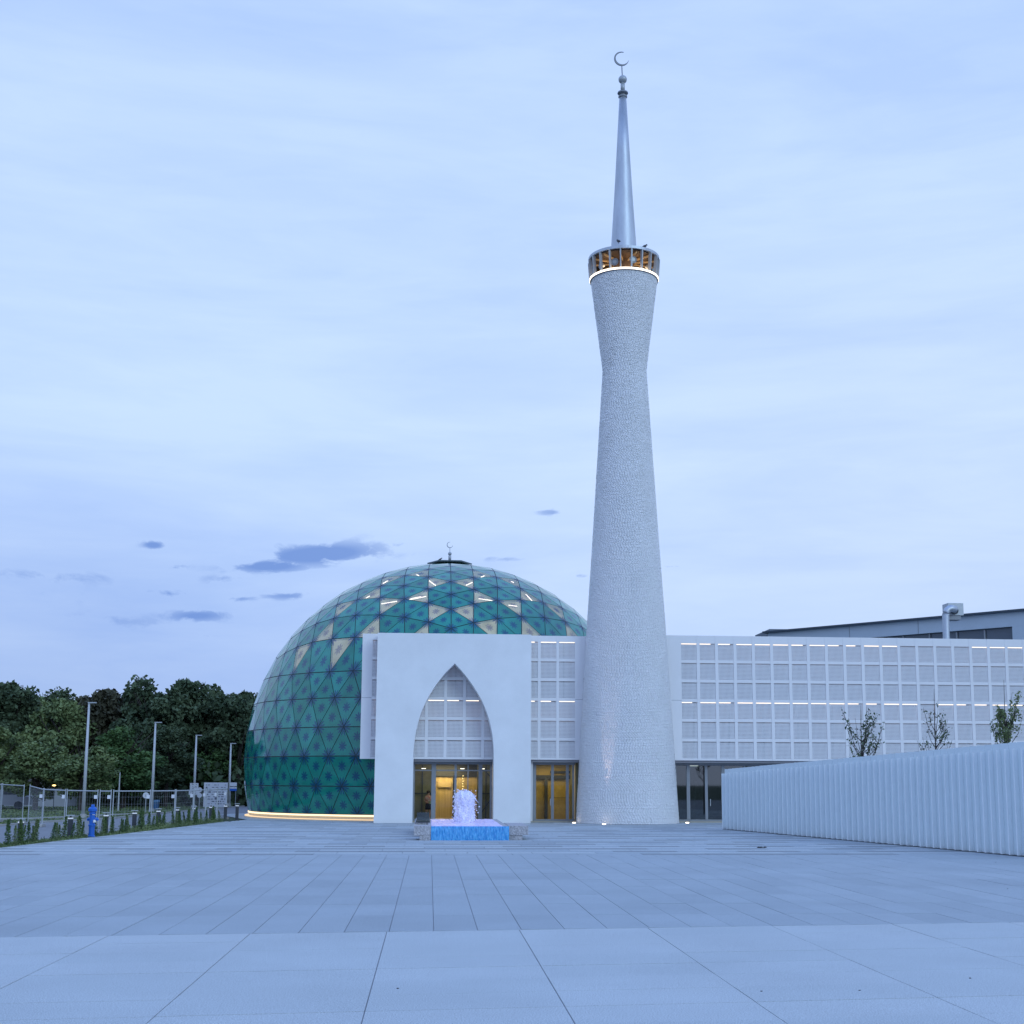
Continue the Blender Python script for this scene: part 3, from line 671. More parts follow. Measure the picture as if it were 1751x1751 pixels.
area('lobby_lamp', (1.36, 80.7, 3.38), 4.2, .6, 24, (1, .76, .45), (0, 0, 0), bd)
# side room behind the twin door
b = MB(); b.box(6.0, 8.8, 83.4, 83.5, .06, 3.44); b.build('side_room_wall', mat('ochre_wall', (.46, .33, .10), .7, var=.12), bd)
b = MB(); b.box(6.03, 8.7, 83.2, 83.3, 2.50, 2.72); b.box(7.4, 8.7, 83.22, 83.3, 2.86, 2.98); b.box(7.03, 7.22, 83.0, 83.2, .06, 2.5); b.bar((7.35, 83.25, 1.35), (8.6, 83.25, 1.35), .03); b.build('side_room_shelf', darkint, bd)
b = MB(); b.box(5.9, 6.03, 79.9, 83.5, .06, 3.44); b.box(8.62, 8.75, 79.9, 83.5, .06, 3.44); b.build('side_room_partition', olive, bd)
area('side_room_lamp', (7.3, 81.8, 3.36), 1.6, 1.6, 42, (1, .78, .34), (0, 0, 0), bd)
# dim room on the right
b = MB(); b.box(14.4, 34, 84.2, 84.3, .06, 3.44); b.build('hall_back_wall', mat('hall_wall', (.12, .12, .13), .8, var=.5, scale=.9), bd)
for x in (15.6, 16.1, 16.9): MB().tube([(x, 82.5, .06), (x + .35, 83.2, 2.4)], .07, 8).build('leaning_pole', gmetal, bd)
b = MB(); b.box(14.7, 16.2, 82.3, 83, .06, .95); b.build('hall_counter', mat('counter_wood', (.22, .18, .13), .6), bd)
b = MB(); b.box(15.7, 16.2, 81.2, 81.3, 3.28, 3.33); b.build('hall_lamp_strip', emis('hall_strip', (.9, 1, .95), 1.2), bd)
# downpipe between facade and minaret
dp = thing('downpipe', 'thin black and grey pipe climbing the gap left of the minaret', 'pipe', (8.95, 78.8, 0))
MB().tube([(-.05, -.15, 4.9), (.03, -.15, 8.35), (.16, -.15, 8.40)], .03, 8).build('pipe', darkmetal, dp)
MB().box(-.16, 0, -.2, -.05, 3.3, 5.3).build('grey_cover', gmetal, dp)
# ------------------------------------------------------------------ roof aerial
ae = thing('roof_aerial', 'small grey aerial on roof edge just right of the minaret', 'aerial', (13.9, 80.5, 10.8))
MB().bar((0, 0, 0), (0, 0, .5), .05).bar((0, 0, .45), (-.5, 0, .45), .04).build('mast', gmetal, ae)
b = MB()
for z_ in (.3, .45, .6, .72): b.bar((-.14, 0, z_), (.14, 0, z_), .05)
b.build('aerial_element', gmetal, ae)

# ------------------------------------------------------------------ building beyond on the right
an = thing('distant_hall', 'blue grey hall with dark roof edge rising beyond the white wing', 'building')
wallm = mat('blue_grey_wall', (.46, .53, .60), .8, var=.04, scale=.3)
pA, pB = Vector((31.82, 125, 0)), Vector((48.37, 106, 0)); dv = (pB - pA).normalized(); nv = Vector((-dv.y, dv.x, 0)).normalized()
if nv.y < 0: nv = -nv
pB2 = pB + dv * 12
def quadbox(b, a, c, z0, z1, dep, off=0):
    a = a + nv * off; c = c + nv * off; a2, c2 = a + nv * dep, c + nv * dep
    return b.add([(a.x, a.y, z0), (c.x, c.y, z0), (c2.x, c2.y, z0), (a2.x, a2.y, z0), (a.x, a.y, z1), (c.x, c.y, z1), (c2.x, c2.y, z1), (a2.x, a2.y, z1)], [(0, 1, 5, 4), (1, 2, 6, 5), (2, 3, 7, 6), (3, 0, 4, 7), (4, 5, 6, 7), (3, 2, 1, 0)])
wa = P(1535, 1090, 116); we = P(1733, 1071.5, 107); ta = ((wa - pA).dot(dv)); te = (we - pA).dot(dv)
W0, W1 = pA + dv * (ta - 9), pA + dv * te; W0.z = W1.z = 0
b = MB(); quadbox(b, pA, pB2, 15.06, 16.25, 20); quadbox(b, pA, W0, 0, 15.055, 20); quadbox(b, W1, pB2, 0, 15.055, 20); quadbox(b, W0, W1, 0, 11.0, 20); b.build('wall', wallm, an)
b = MB(); quadbox(b, pA - dv * .4, pB2, 16.25, 16.42, 20.5, -.35); b.build('roof_edge', mat('roof_dark', (.04, .06, .085), .6), an)
L_ = (W1 - W0).length; nwin = int(L_ / 2.3)
for k in range(nwin):
    a = W0 + dv * (L_ * k / nwin + .08); c = W0 + dv * (L_ * (k + 1) / nwin - .08)
    f = quadbox(MB(), a, c, 11.05, 15.0, .05, .35).build('window', mat('far_window', (.10, .12, .15), .2) if k == 0 else MATS['far_window'], an)
    quadbox(MB(), W0 + dv * (L_ * (k + 1) / nwin - .06), W0 + dv * (L_ * (k + 1) / nwin + .06), 11.05, 15.0, .12, .2).build('window_frame', gmetal, an)
for t_ in (.35, .62):
    a = pA + dv * ((pB - pA).length * t_); quadbox(MB(), a, a + dv * .05, 15.08, 16.2, .02, -.03).build('panel_joint', gmetal, an)
ca_, cb_ = P(1316, 1083, 130), P(1378, 1078, 130); b = MB(); b.box(ca_.x, cb_.x, 130, 136, ca_.z - .15, cb_.z + .1); b.build('flat_canopy', mat('canopy_grey', (.14, .17, .21), .7), an)
vu = thing('ventilation_unit', 'silver box fan with bent corrugated duct against the far hall', 'ventilation unit', (0, 0, 0))
q0, q1 = P(1621, 1031, 103), P(1648, 1052, 103)
MB().box(q0.x, q1.x, 103, 104.2, q1.z, q0.z).build('fan_box', lightmetal, vu)
c0 = P(1617, 1092, 102.5); c1_ = P(1617, 1050, 102.5)
pts = [Vector((c0.x, 102.5, 9.0)), Vector((c1_.x, 102.5, c1_.z - .1))]
for k in range(1, 9):
    a = R_(90 * k / 8); pts.append(Vector((c1_.x + .48 * (1 - math.cos(a)), 102.5, c1_.z - .1 + .55 * math.sin(a))))
pts.append(pts[-1] + Vector((.45, .3, -.05)))
# ribbed duct
pl_ = []; rr = []
for i in range(len(pts) - 1):
    n = max(1, int((pts[i + 1] - pts[i]).length / .07))
    for k in range(n): pl_.append(pts[i].lerp(pts[i + 1], k / n)); rr.append(.265 + (.02 if len(pl_) % 2 else 0))
MB().tube(pl_, rr, 18).build('duct', metal, vu, smooth=True)
MB().tube([(q0.x + .45, 102.95, q1.z + .35), (q0.x + .45, 102.75, q1.z + .30)], [.3, .28], 16).build('fan_inlet', darkmetal, vu)
MB().box(q0.x + .1, q1.x - .2, 103.1, 104.1, q1.z - .35, q1.z).build('fan_stand', gmetal, vu)

# ------------------------------------------------------------------ fountain
ft = thing('fountain', 'low square fountain of granite blocks with lit blue overflowing water', 'fountain')
b = MB(); b.box(-.60, .085, 56.03, 57.6, .20, .575); b.box(-.36, .085, 56.05, 57.5, -.03, .199); b.build('granite_block', granite, ft)
b = MB(); b.box(3.30, 4.10, 56.3, 60.2, .20, .575); b.box(3.30, 3.86, 56.35, 60.1, -.03, .199); b.build('granite_block', granite, ft)
b = MB(); b.box(-.62, .06, 60.2, 66.2, -.03, .60); b.build('granite_block', granite, ft)
b = MB(); b.box(3.05, 3.28, 56.3, 66.2, -.03, .56); b.box(.10, 3.04, 66.0, 66.3, -.03, .56); b.box(-.02, .098, 57.62, 66.2, -.03, .56); b.box(.10, 3.04, 56.20, 56.32, -.03, .545); b.build('basin_wall', granite, ft)
b = MB(); b.box(-.52, .02, 60.2, 60.24, .62, 1.02); b.build('glass_screen', darkglass, ft)
b = MB(); b.box(-.56, .05, 60.1, 66.2, .602, .66); b.build('bench_top', mat('bench_dark', (.05, .06, .06), .25), ft)
def water(name, c1, c2, em, es, sc_, st):
    m = bpy.data.materials.new(name); m.use_nodes = True; n = NT(m.node_tree); b = m.node_tree.nodes['Principled BSDF']; L = m.node_tree.links
    tcn = n.n('ShaderNodeTexCoord'); mp = n.n('ShaderNodeMapping', inp={'Vector': tcn.outputs['Object'], 'Scale': st})
    a = n.n('ShaderNodeTexNoise', inp={'Vector': mp.outputs[0], 'Scale': sc_, 'Detail': 6.0, 'Roughness': .7})
    f = n.m('MULTIPLY_ADD', a.outputs[0], 3.4, -1.2, clamp=True); c = n.mix(f, (*c1, 1), (*c2, 1)); L.new(c, b.inputs['Base Color'])
    L.new(c, b.inputs['Emission Color']); b.inputs['Emission Strength'].default_value = es; b.inputs['Roughness'].default_value = .15  # water glows by itself, standing in for light from lamps in the pool
    bp = n.n('ShaderNodeBump', inp={'Height': a.outputs[0], 'Strength': .8, 'Distance': .05}); L.new(bp.outputs[0], b.inputs['Normal']); return m
wfall = water('water_curtain', (.006, .15, .46), (.07, .34, .68), 0, .24, 3.6, (4, 1, .9))
wtop = water('water_surface', (.40, .42, .86), (.70, .62, .95), 0, .22, 6.0, (1, .5, 1))
foam = water('water_foam', (.52, .57, .88), (.84, .86, .98), 0, .16, 9.0, (1, 1, .35))
# rippled water top and curtain as displaced grids
def grid(name, m, fn, nu, nv_, parent):
    vs = [fn(i / nu, j / nv_) for j in range(nv_ + 1) for i in range(nu + 1)]
    fs = [(j * (nu + 1) + i, j * (nu + 1) + i + 1, (j + 1) * (nu + 1) + i + 1, (j + 1) * (nu + 1) + i) for j in range(nv_) for i in range(nu)]
    return MB().add(vs, fs).build(name, m, parent, smooth=True)
nse = lambda a, b_: math.sin(a * 3.1 + 1.3 * math.sin(b_ * 2.3)) * math.sin(b_ * 2.7 + math.sin(a * 1.9))
grid('water_surface', wtop, lambda u, v: (.10 + 2.95 * u, 56.14 + 9.9 * v, .555 + .022 * nse(u * 14, v * 22) + random.uniform(-.008, .008) + (.0 if v > .02 else -.012)), 60, 90, ft)
grid('water_curtain', wfall, lambda u, v: (.095 + 3.20 * u, 56.13 - .10 * (1 - v) ** .5 - .02 * nse(u * 40, v * 3) - random.uniform(0, .012), -.02 + .585 * v), 110, 14, ft)
# the jet: a foaming column with loose drops
def jet_pt(u, v):
    a = 2 * math.pi * u; top = 1.36; z_ = .55 + top * min(1, v * 1.02)
    r = (.40 + .045 * math.sin(3 * a + 1) + .03 * math.sin(7 * a + v * 9)) * (1 + .03 * math.sin(9 * v))
    if v > .80: r *= math.sqrt(max(0, 1 - ((v - .80) / .2) ** 2)) * .98 + .001
    lump = .045 * nse(u * 50, v * 16) + random.uniform(-.025, .025)
    r = max(0, r + lump * (1 if v < .97 else .2)); return (1.56 + r * math.cos(a), 60.9 + r * math.sin(a), z_ + .05 * math.sin(5 * a) * (v > .75) + random.uniform(-.02, .02))
grid('water_jet', foam, jet_pt, 72, 60, ft)
b = MB()
for k in range(420):
    a = random.uniform(0, 2 * math.pi); t = random.random(); r = .40 + abs(random.gauss(0, .07)) + (.10 if math.cos(a) > .3 and random.random() < .5 else 0)
    if t > .8: r *= random.uniform(.1, 1)
    b.ball((1.56 + r * math.cos(a), 60.9 + r * math.sin(a), .6 + 1.42 * t), random.uniform(.012, .032), 5, 3)
b.build('water_drops', foam, ft, kind='stuff')

# ------------------------------------------------------------------ slatted wall on the right
fwl = thing('slatted_wall', 'white wall of upright angled slats rising toward the right edge', 'wall')
fa = Vector((15.04, 68.64, 0)); fb = Vector((19.86, 44.0, 0)); fd = (fb - fa); FL = fd.length; fd.normalize(); fn = Vector((-fd.y, fd.x, 0))
if fn.x > 0: fn = -fn                                       # points to the plaza
slatw = mat('slat_lit', (.80, .86, .88), .5, var=.02)  # lighter copy of the wall white: light on the ribs put into the colour
slatm = mat('slat_shaded', (.66, .75, .78), .55, var=.03, scale=.6)  # darker copy of the same white: shade put into the panel colour
NS = 60; pitch = FL / 54
def wbox(s0, s1, d0, d1, z0, z1):
    q = [fa + fd * s0 + fn * d0, fa + fd * s1 + fn * d0, fa + fd * s1 + fn * d1, fa + fd * s0 + fn * d1]
    return MB().add([(p.x, p.y, z0) for p in q] + [(p.x, p.y, z1) for p in q], [(0, 4, 5, 1), (1, 5, 6, 2), (2, 6, 7, 3), (3, 7, 4, 0), (4, 7, 6, 5), (3, 0, 1, 2)])
for k in range(NS):
    s_ = pitch * k; h_ = 3.03 + .78 * min(1.15, s_ / FL) + random.uniform(-.006, .006); tw = random.uniform(-.006, .006)
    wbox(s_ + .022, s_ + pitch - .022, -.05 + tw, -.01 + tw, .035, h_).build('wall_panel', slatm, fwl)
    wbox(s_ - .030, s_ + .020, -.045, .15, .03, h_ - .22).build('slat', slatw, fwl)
e = fa + fd * (pitch * NS)
b = MB(); b.bar((fa.x - fn.x * .02, fa.y - fn.y * .02, .0), (e.x - fn.x * .02, e.y - fn.y * .02, .0), .3, .05); b.build('base_channel', darkmetal, fwl)

# ------------------------------------------------------------------ vegetation
def leaves(pos, size, mi_seed=0, flat=.5, n_r=rng):
    n = len(pos); a = n_r.normal(size=(n, 3)); a /= np.linalg.norm(a, axis=1)[:, None]
    b_ = n_r.normal(size=(n, 3)); b_ -= a * (a * b_).sum(1)[:, None]; b_ /= np.linalg.norm(b_, axis=1)[:, None]
    s = size * n_r.uniform(.6, 1.3, n)[:, None]; q = [pos - a * s, pos - b_ * s * .6, pos + a * s, pos + b_ * s * .6]
    V_ = np.stack(q, 1).reshape(-1, 3); F_ = np.arange(n * 4).reshape(-1, 4); return V_, F_
def mesh_np(name, V_, F_, m):
    me = bpy.data.meshes.new(name); me.vertices.add(len(V_)); me.vertices.foreach_set('co', V_.astype('f4').ravel())
    me.loops.add(F_.size); me.loops.foreach_set('vertex_index', F_.ravel().astype('i4'))
    me.polygons.add(len(F_)); me.polygons.foreach_set('loop_start', (np.arange(len(F_)) * F_.shape[1]).astype('i4')); me.polygons.foreach_set('loop_total', np.full(len(F_), F_.shape[1], 'i4'))
    me.materials.append(m); me.update(calc_edges=True); return me
def crown(seed, w, h, z0, ncl, nleaf, lsize):
    r = np.random.default_rng(seed); pts = []
    for k in range(ncl):
        while True:
            c = r.uniform(-1, 1, 3)
            if (c ** 2).sum() < 1 and (c ** 2).sum() > .15: break
        c = c * np.array([w * .78, w * .78, h * .40]) + np.array([0, 0, z0 + h * .5]); cr_ = w * r.uniform(.20, .40)
        d = r.normal(size=(nleaf // ncl, 3)); d /= np.linalg.norm(d, axis=1)[:, None]
        pts.append(c + d * cr_ * r.uniform(.45, 1.08, len(d))[:, None] * np.array([1, 1, .8]))
    return leaves(np.concatenate(pts), lsize, n_r=r)
protos = []
for s_ in range(4):
    protos.append((11 + s_, 3.3, 8.6 + .5 * s_, 2.6))
def trunk_mesh(seed, h, r0, w):
    rd = random.Random(seed); b = MB(); b.tube([(0, 0, -.1), (.05, 0, h * .35), (.12, .05, h * .75)], [r0, r0 * .75, r0 * .3], 8)
    for k in range(7):
        a = rd.uniform(0, 6.28); z_ = h * rd.uniform(.25, .6); L2 = w * rd.uniform(.5, .85)
        b.tube([(.05, 0, z_), (L2 * .5 * math.cos(a), L2 * .5 * math.sin(a), z_ + h * .13), (L2 * math.cos(a), L2 * math.sin(a), z_ + h * .27)], [r0 * .4, r0 * .25, r0 * .08], 5)
    return b.mesh('trunk', bark)
crown_me = {}
for ki, (kind, lm) in enumerate((('d', leafD), ('m', leafM), ('g', leafG), ('b', leafB))):
    for v_ in range(2):
        sd_ = 100 + ki * 10 + v_; h_ = 8.9
        V_, F_ = crown(sd_, 3.4, h_, 2.3 if kind in 'db' else .8, 34, 11000, .20)
        crown_me[(kind, v_)] = mesh_np('crown', V_, F_, lm)
trk = [trunk_mesh(1, 11, .26, 3.2), trunk_mesh(2, 11, .22, 3.0)]
def tree(x, y, h, w, kind, v_, label, group='trees of the wood beyond the road', rot=None):
    t = thing('tree', label, 'tree', (x, y, -.07), random.uniform(0, 6.28) if rot is None else rot, group)
    sc_ = (w / 3.4, w / 3.4, h / 11.2); t.scale = sc_
    link('crown', crown_me[(kind, v_)], t); link('trunk', trk[v_], t); return t
names = {'d': 'dark green', 'm': 'mid green', 'g': 'fresh green', 'b': 'brownish'}
back = [(-60, 1, 'd'), (-54, 0, 'm'), (-48, 1, 'd'), (-42.8, .3, 'd'), (-39.2, .6, 'd'), (-36.6, .9, 'm'), (-33.6, 0.1, 'm'), (-30.4, .7, 'b'), (-27.8, .2, 'd'), (-25.6, .4, 'd'), (-22.8, .9, 'd'), (-20.0, .3, 'b'), (-17.6, -.3, 'd'), (-15.2, -1.0, 'd'), (-12, -.8, 'd'), (-8, .1, 'd'), (-3, -.2, 'm')]
num = ['first', 'second', 'third', 'fourth', 'fifth', 'sixth', 'seventh', 'eighth', 'ninth', 'tenth', 'eleventh', 'twelfth', 'thirteenth', 'fourteenth', 'fifteenth', 'sixteenth', 'seventeenth']
for i, (x, dh, k) in enumerate(back):
    tree(x, 127 + 3 * ((i * 7) % 3), 11.75 + dh * 1.1, 3.5 + (i % 3) * .35, k, i % 2, 'tall %s tree, %s from the left in the back row of the wood' % ({'d': 'dark green', 'm': 'mid green', 'b': 'brownish'}[k], num[i]), 'tall trees in the back row of the wood')
for i in range(13):
    tree(-62 + 4.6 * i, 137 + (i % 2) * 3, 11.0 + (i % 3) * .4, 4.2, 'd', i % 2, 'dark tree deep in the wood seen only between nearer crowns', 'trees deep in the wood')
fr_ = [(-38.5, 112, 9.6, 3.7, 'd', 'dark broad tree at the left edge of the picture'), (-35.2, 114, 8.4, 3.0, 'm', 'mid green tree second from the left edge of the picture'),
       (-30.3, 108, 6.5, 2.9, 'm', 'pale green bushy tree behind the tallest lamp post'), (-26.4, 106, 6.2, 2.8, 'm', 'pale green rounded tree left of the second lamp post'),
       (-25.4, 116, 8.0, 3.2, 'g', 'fresh green tree rising behind the pale rounded tree'), (-22.9, 121, 7.2, 3.0, 'd', 'dark tree between second and third lamp posts'),
       (-20.1, 127, 6.6, 2.9, 'g', 'low green tree behind the white notice board'), (-16.8, 130, 7.6, 2.9, 'd', 'dark tree touching the left side of the dome')]
for i, (x, y, h_, w_, k, lb) in enumerate(fr_): t = tree(x, y, h_, w_, k, i % 2, lb); del t['group']
# undergrowth that closes the foot of the wood
pos = np.stack([rng.uniform(-66, -2, 15000), rng.uniform(124, 146, 15000), rng.uniform(0, 1, 15000) ** 1.3 * 3.8], 1)
V_, F_ = leaves(pos, .42); o = link('undergrowth', mesh_np('undergrowth', V_, F_, leafD)); o['kind'] = 'stuff'
tag(o, 'dark undergrowth at the foot of the wood', 'undergrowth')
# young trees behind the slatted wall
def young(px, py_top, dens, leafn, label, seed, w_):
    base = P(px, 1290, 61.5); top = P(px, py_top, 61.5).z; rd = random.Random(seed)
    t = thing('young_tree', label, 'tree', (base.x, 61.5, 0)); b = MB(); tips = []
    b.tube([(0, 0, 0), (.03, 0, 2.2), (-.02, .02, top * .7), (.02, 0, top)], [.055, .045, .025, .006], 7)
    for k in range(dens):
        z_ = rd.uniform(2.3, top * .72); a = rd.uniform(0, 6.28); L2 = w_ * rd.uniform(.45, 1.0) * (1 - .45 * max(0, (z_ - 3.5) / (top - 3.5)))
        zt = min(top * .985, z_ + L2 * rd.uniform(1.3, 2.3)); p0 = Vector((0, 0, z_)); p1 = Vector((L2 * .6 * math.cos(a), L2 * .6 * math.sin(a), z_ + (zt - z_) * .38)); p2 = Vector((L2 * math.cos(a), L2 * math.sin(a), zt))
        b.tube([p0, p1, p2], [.018, .013, .005], 5); tips.append((p0, p1, p2))
        for q in range(3):
            s0 = p1.lerp(p2, rd.uniform(0, .7)); e0 = s0 + Vector((rd.uniform(-.22, .22), rd.uniform(-.22, .22), rd.uniform(.15, .4))); b.tube([s0, e0], [.008, .004], 4); tips.append((s0, s0.lerp(e0, .5), e0))
    b.build('trunk', bark, t); r = np.random.default_rng(seed); pts = []
    for p0, p1, p2 in tips:
        for q in range(leafn):
            u = rd.random(); c = p1.lerp(p2, u) if rd.random() < .75 else p0.lerp(p1, u); pts.append((c.x + rd.gauss(0, .06), c.y + rd.gauss(0, .06), c.z + rd.gauss(0, .06)))
    V_, F_ = leaves(np.array(pts), .062, n_r=r); link('crown', mesh_np('crown', V_, F_, leafM if leafn > 8 else leafD), t)
young(1474, 1205, 30, 5, 'young tree with many upright stems, leftmost behind the slatted wall', 5, 1.15)
young(1601, 1178, 24, 3, 'almost bare young tree with one tall leader behind the slatted wall', 6, .95)
young(1722, 1163, 44, 11, 'leafy young tree behind the slatted wall at the right edge', 8, .95)
# seedlings in the planting strip
def seed_mesh(seed, h_, n):
    r = np.random.default_rng(seed); z_ = r.uniform(.04, 1, n) * h_; w_ = .13 * (1 - z_ / h_) ** .6 + .02
    a = r.uniform(0, 6.28, n); rad = w_ * r.uniform(.2, 1, n); return leaves(np.stack([rad * np.cos(a), rad * np.sin(a), z_], 1), .032, n_r=r)
sm = []
for s_ in range(4):
    V_, F_ = seed_mesh(40 + s_, .9, 420); f_ = mesh_np('foliage', V_, F_, [leafS, leafG, leafM, leafS][s_]); g_ = MB().tube([(0, 0, -.04), (.01, 0, .8)], [.012, .004], 5).mesh('stem', bark); sm.append((f_, g_))
y = 48.6; i = 0
while y < 79:
    t = thing('conifer_seedling', 'small upright conifer seedling in the planting strip beside the plaza', 'shrub', (ex(y) - random.uniform(.28, .85), y, -.04), random.uniform(0, 6), 'conifer seedlings along the plaza edge')
    s_ = random.uniform(.68, 1.1); t.scale = (s_ * 1.0, s_ * 1.0, s_); t.rotation_euler = (random.uniform(-.12, .12), random.uniform(-.12, .12), random.uniform(0, 6))
    f_, g_ = sm[i % 4]; link('foliage', f_, t); link('stem', g_, t); y += random.uniform(.38, .66) if y < 62 else random.uniform(.42, .62); i += 1
pos = []
for k in range(16000):
    yy = random.uniform(46, 79.4); pos.append((ex(yy) - random.uniform(.05, 1.2), yy, -.03 + abs(random.gauss(0, .05)) * (1 + (yy > 64) * 1.6)))
V_, F_ = leaves(np.array(pos), .035); o = link('ground_cover', mesh_np('ground_cover', V_, F_, leafM)); o['kind'] = 'stuff'; tag(o, 'low weeds covering the planting strip', 'ground cover')
pos = np.stack([rng.uniform(-60, -14, 26000), rng.uniform(76, 123, 26000), np.zeros(26000) - .05], 1)
rx = np.interp(pos[:, 1], [73, 79, 87, 102, 124], [-22.5, -22.1, -19.8, -18.9, -16.7]); pos = pos[pos[:, 0] < rx]
V_, F_ = leaves(pos, .09); o = link('rough_grass', mesh_np('rough_grass', V_, F_, leafM)); o['kind'] = 'stuff'; tag(o, 'rough grass between road and wood', 'grass')

# ------------------------------------------------------------------ bollards
bl = [(33.7, 1442), (119, 1432), (180, 1425), (229, 1419), (270, 1414), (302, 1410.6), (331, 1407), (360, 1404), (385, 1401), (405, 1400)]
bo = thing('bollard_light', 'bollard', 'bollard', (0, 0, 0), group='bollard lights along the planting strip')
bc = mat('bollard_anthracite', (.035, .042, .055), .5)
MB().box(-.095, .095, -.095, .095, -.04, .80).build('post', bc, bo)
MB().box(-.10, .10, -.10, .10, .801, .85).build('light_sill', mat('sill_white', (.75, .75, .78), .4, emit=(.8, .88, 1), es=.25), bo)
MB().box(-.035, .035, -.035, .035, .851, .93).build('neck', bc, bo)
MB().box(-.15, .15, -.13, .13, .931, .965).build('cap', lightmetal, bo)
ords = ['nearest', 'second', 'third', 'fourth', 'fifth', 'sixth', 'seventh', 'eighth', 'ninth', 'farthest']
for i, (x, y) in enumerate(bl):
    g = G(x, y); g.z = -.04 if i else -.04
    lb = 'square dark bollard light with white lamp, %s of the row counted from the left edge' % ords[i]
    if i == 0: bo.location = g; bo['label'] = lb; bo.rotation_euler = (0, 0, .1)
    else: dup(bo, g, .1, label=lb)
# ------------------------------------------------------------------ hydrant
hp = G(156, 1432); hy = thing('fire_hydrant', 'blue standpipe hydrant with domed cap in the planting strip', 'hydrant', (hp.x, hp.y, -.04), .4)
MB().lathe(0, 0, [(.15, 0), (.15, .12), (.12, .14), (.12, .50), (.15, .52), (.15, .57), (.115, .60), (.115, .98), (.14, 1.0), (.14, 1.05)], 20).build('barrel', bluep, hy)
MB().lathe(0, 0, [(.115, 1.05), (.115, 1.10), (.175, 1.12), (.18, 1.22), (.13, 1.28), (.08, 1.30), (.08, 1.36), (.05, 1.40)], 20).build('cap', bluep, hy)
for a in (0, 2.2): MB().tube([(0, 0, .82), (.20 * math.cos(a), .20 * math.sin(a), .80), (.23 * math.cos(a), .23 * math.sin(a), .74)], [.06, .065, .065], 10).build('outlet', bluep, hy)
MB().tube([(.05, -.22, .76), (.06, -.25, .66)], [.05, .06], 8).build('outlet_cover', mat('pale_aluminium', (.7, .72, .75), .4), hy)
MB().bar((-.02, -.118, .98), (.07, -.118, .98), .05, .02).build('label_plate', mat('plate_white', (.8, .8, .8), .5), hy)
# ------------------------------------------------------------------ street lamps
polem = mat('pole_grey', (.50, .52, .55), .45, var=.05)
for i, (b0, top, lb) in enumerate([((-21.79, 88.33), 7.22, 'tallest white street lamp post, leftmost of the four'), ((-20.64, 103.83), 6.6, 'second white street lamp post from the left'),
                                   ((-19.65, 116.14), 6.03, 'third street lamp post, carrying a square sign'), ((-17.84, 123.65), 5.55, 'shortest street lamp post, right of the notice board')]):
    t = thing('street_lamp', lb, 'street lamp', (b0[0], b0[1], -.05), 0, 'street lamps along the road')
    MB().tube([(0, 0, 0), (0, 0, top)], [.125, .065], 12).build('pole', polem, t, smooth=True)
    MB().box(-.07, .46, -.08, .08, top, top + .07).build('lamp_head', lightmetal, t)
    MB().tube([(0, 0, 0), (0, 0, .25)], [.22, .2], 12).build('foot', kerbm, t)
t = thing('flag_pole', 'thin bare grey pole on the grass between first and second lamp posts', 'pole', (-23.44, 105.4, -.05)); MB().tube([(0, 0, 0), (0, 0, 2.9)], [.06, .045], 8).build('pole', polem, t)
# ------------------------------------------------------------------ site fence
fp = [(-27.5, 82.5), (-24.33, 79.94), (-22.5, 77.95), (-21.95, 77.0), (-19.94, 72.44), (-18.36, 70.8), (-16.56, 70.04), (-15.9, 70.06), (-14.2, 71.2), (-13.3, 73.0), (-12.9, 76.2), (-12.75, 79.4), (-12.6, 82.6), (-12.5, 85.8)]
tops = [2.1, 2.05, 2.0, 2.0, 1.85, 1.82, 1.8, 1.8, 1.8, 1.8, 1.8, 1.8, 1.8, 1.8]
fm = mat('fence_galvanised', (.40, .43, .46), .5)
wordn = ['first', 'second', 'third', 'fourth', 'fifth', 'sixth', 'seventh', 'eighth', 'ninth', 'tenth', 'eleventh', 'twelfth', 'thirteenth']
for i, (a, b_) in enumerate(zip(fp, fp[1:])):
    if i == 2: continue
    h0, h1 = tops[i], tops[i + 1]; A0, B0 = Vector((*a, 0)), Vector((*b_, 0)); d = (B0 - A0); L2 = d.length; d.normalize(); A1, B1 = A0 + d * .06, B0 - d * .06
    t = thing('fence_panel', 'galvanised wire mesh site fence panel, %s from the left edge' % wordn[i if i < 2 else i - 1], 'fence', (0, 0, 0), 0, 'site fence panels along the road')
    for p, h_ in ((A1, h0), (B1, h1)): MB().tube([(p.x, p.y, -.05), (p.x, p.y, h_ + .08)], .025, 8).build('post', fm, t)
    MB().tube([(A1.x, A1.y, h0), (B1.x, B1.y, h1)], .028, 8).build('top_rail', fm, t)
    b = MB(); nw = int(L2 / .16)
    for k in range(1, nw):
        p = A1.lerp(B1, k / nw); b.bar((p.x, p.y, .1), (p.x, p.y, h0 + (h1 - h0) * k / nw), .0035)
    for z_ in (.1, .45, .8, 1.15, 1.5): b.bar((A1.x, A1.y, z_), (B1.x, B1.y, z_), .0045)
    b.build('wire_mesh', fm, t, kind='stuff')
    if i > 2: MB().box(B1.x - .16, B1.x - .02, B1.y - .1, B1.y - .02, 1.42, 1.60).build('white_clamp', mat('clamp_white', (.75, .76, .8), .5) if 'clamp_white' not in MATS else MATS['clamp_white'], t)
    MB().box(B1.x - .12, B1.x + .12, B1.y - .35, B1.y + .35, -.05, .09).build('foot_block', kerbm, t)
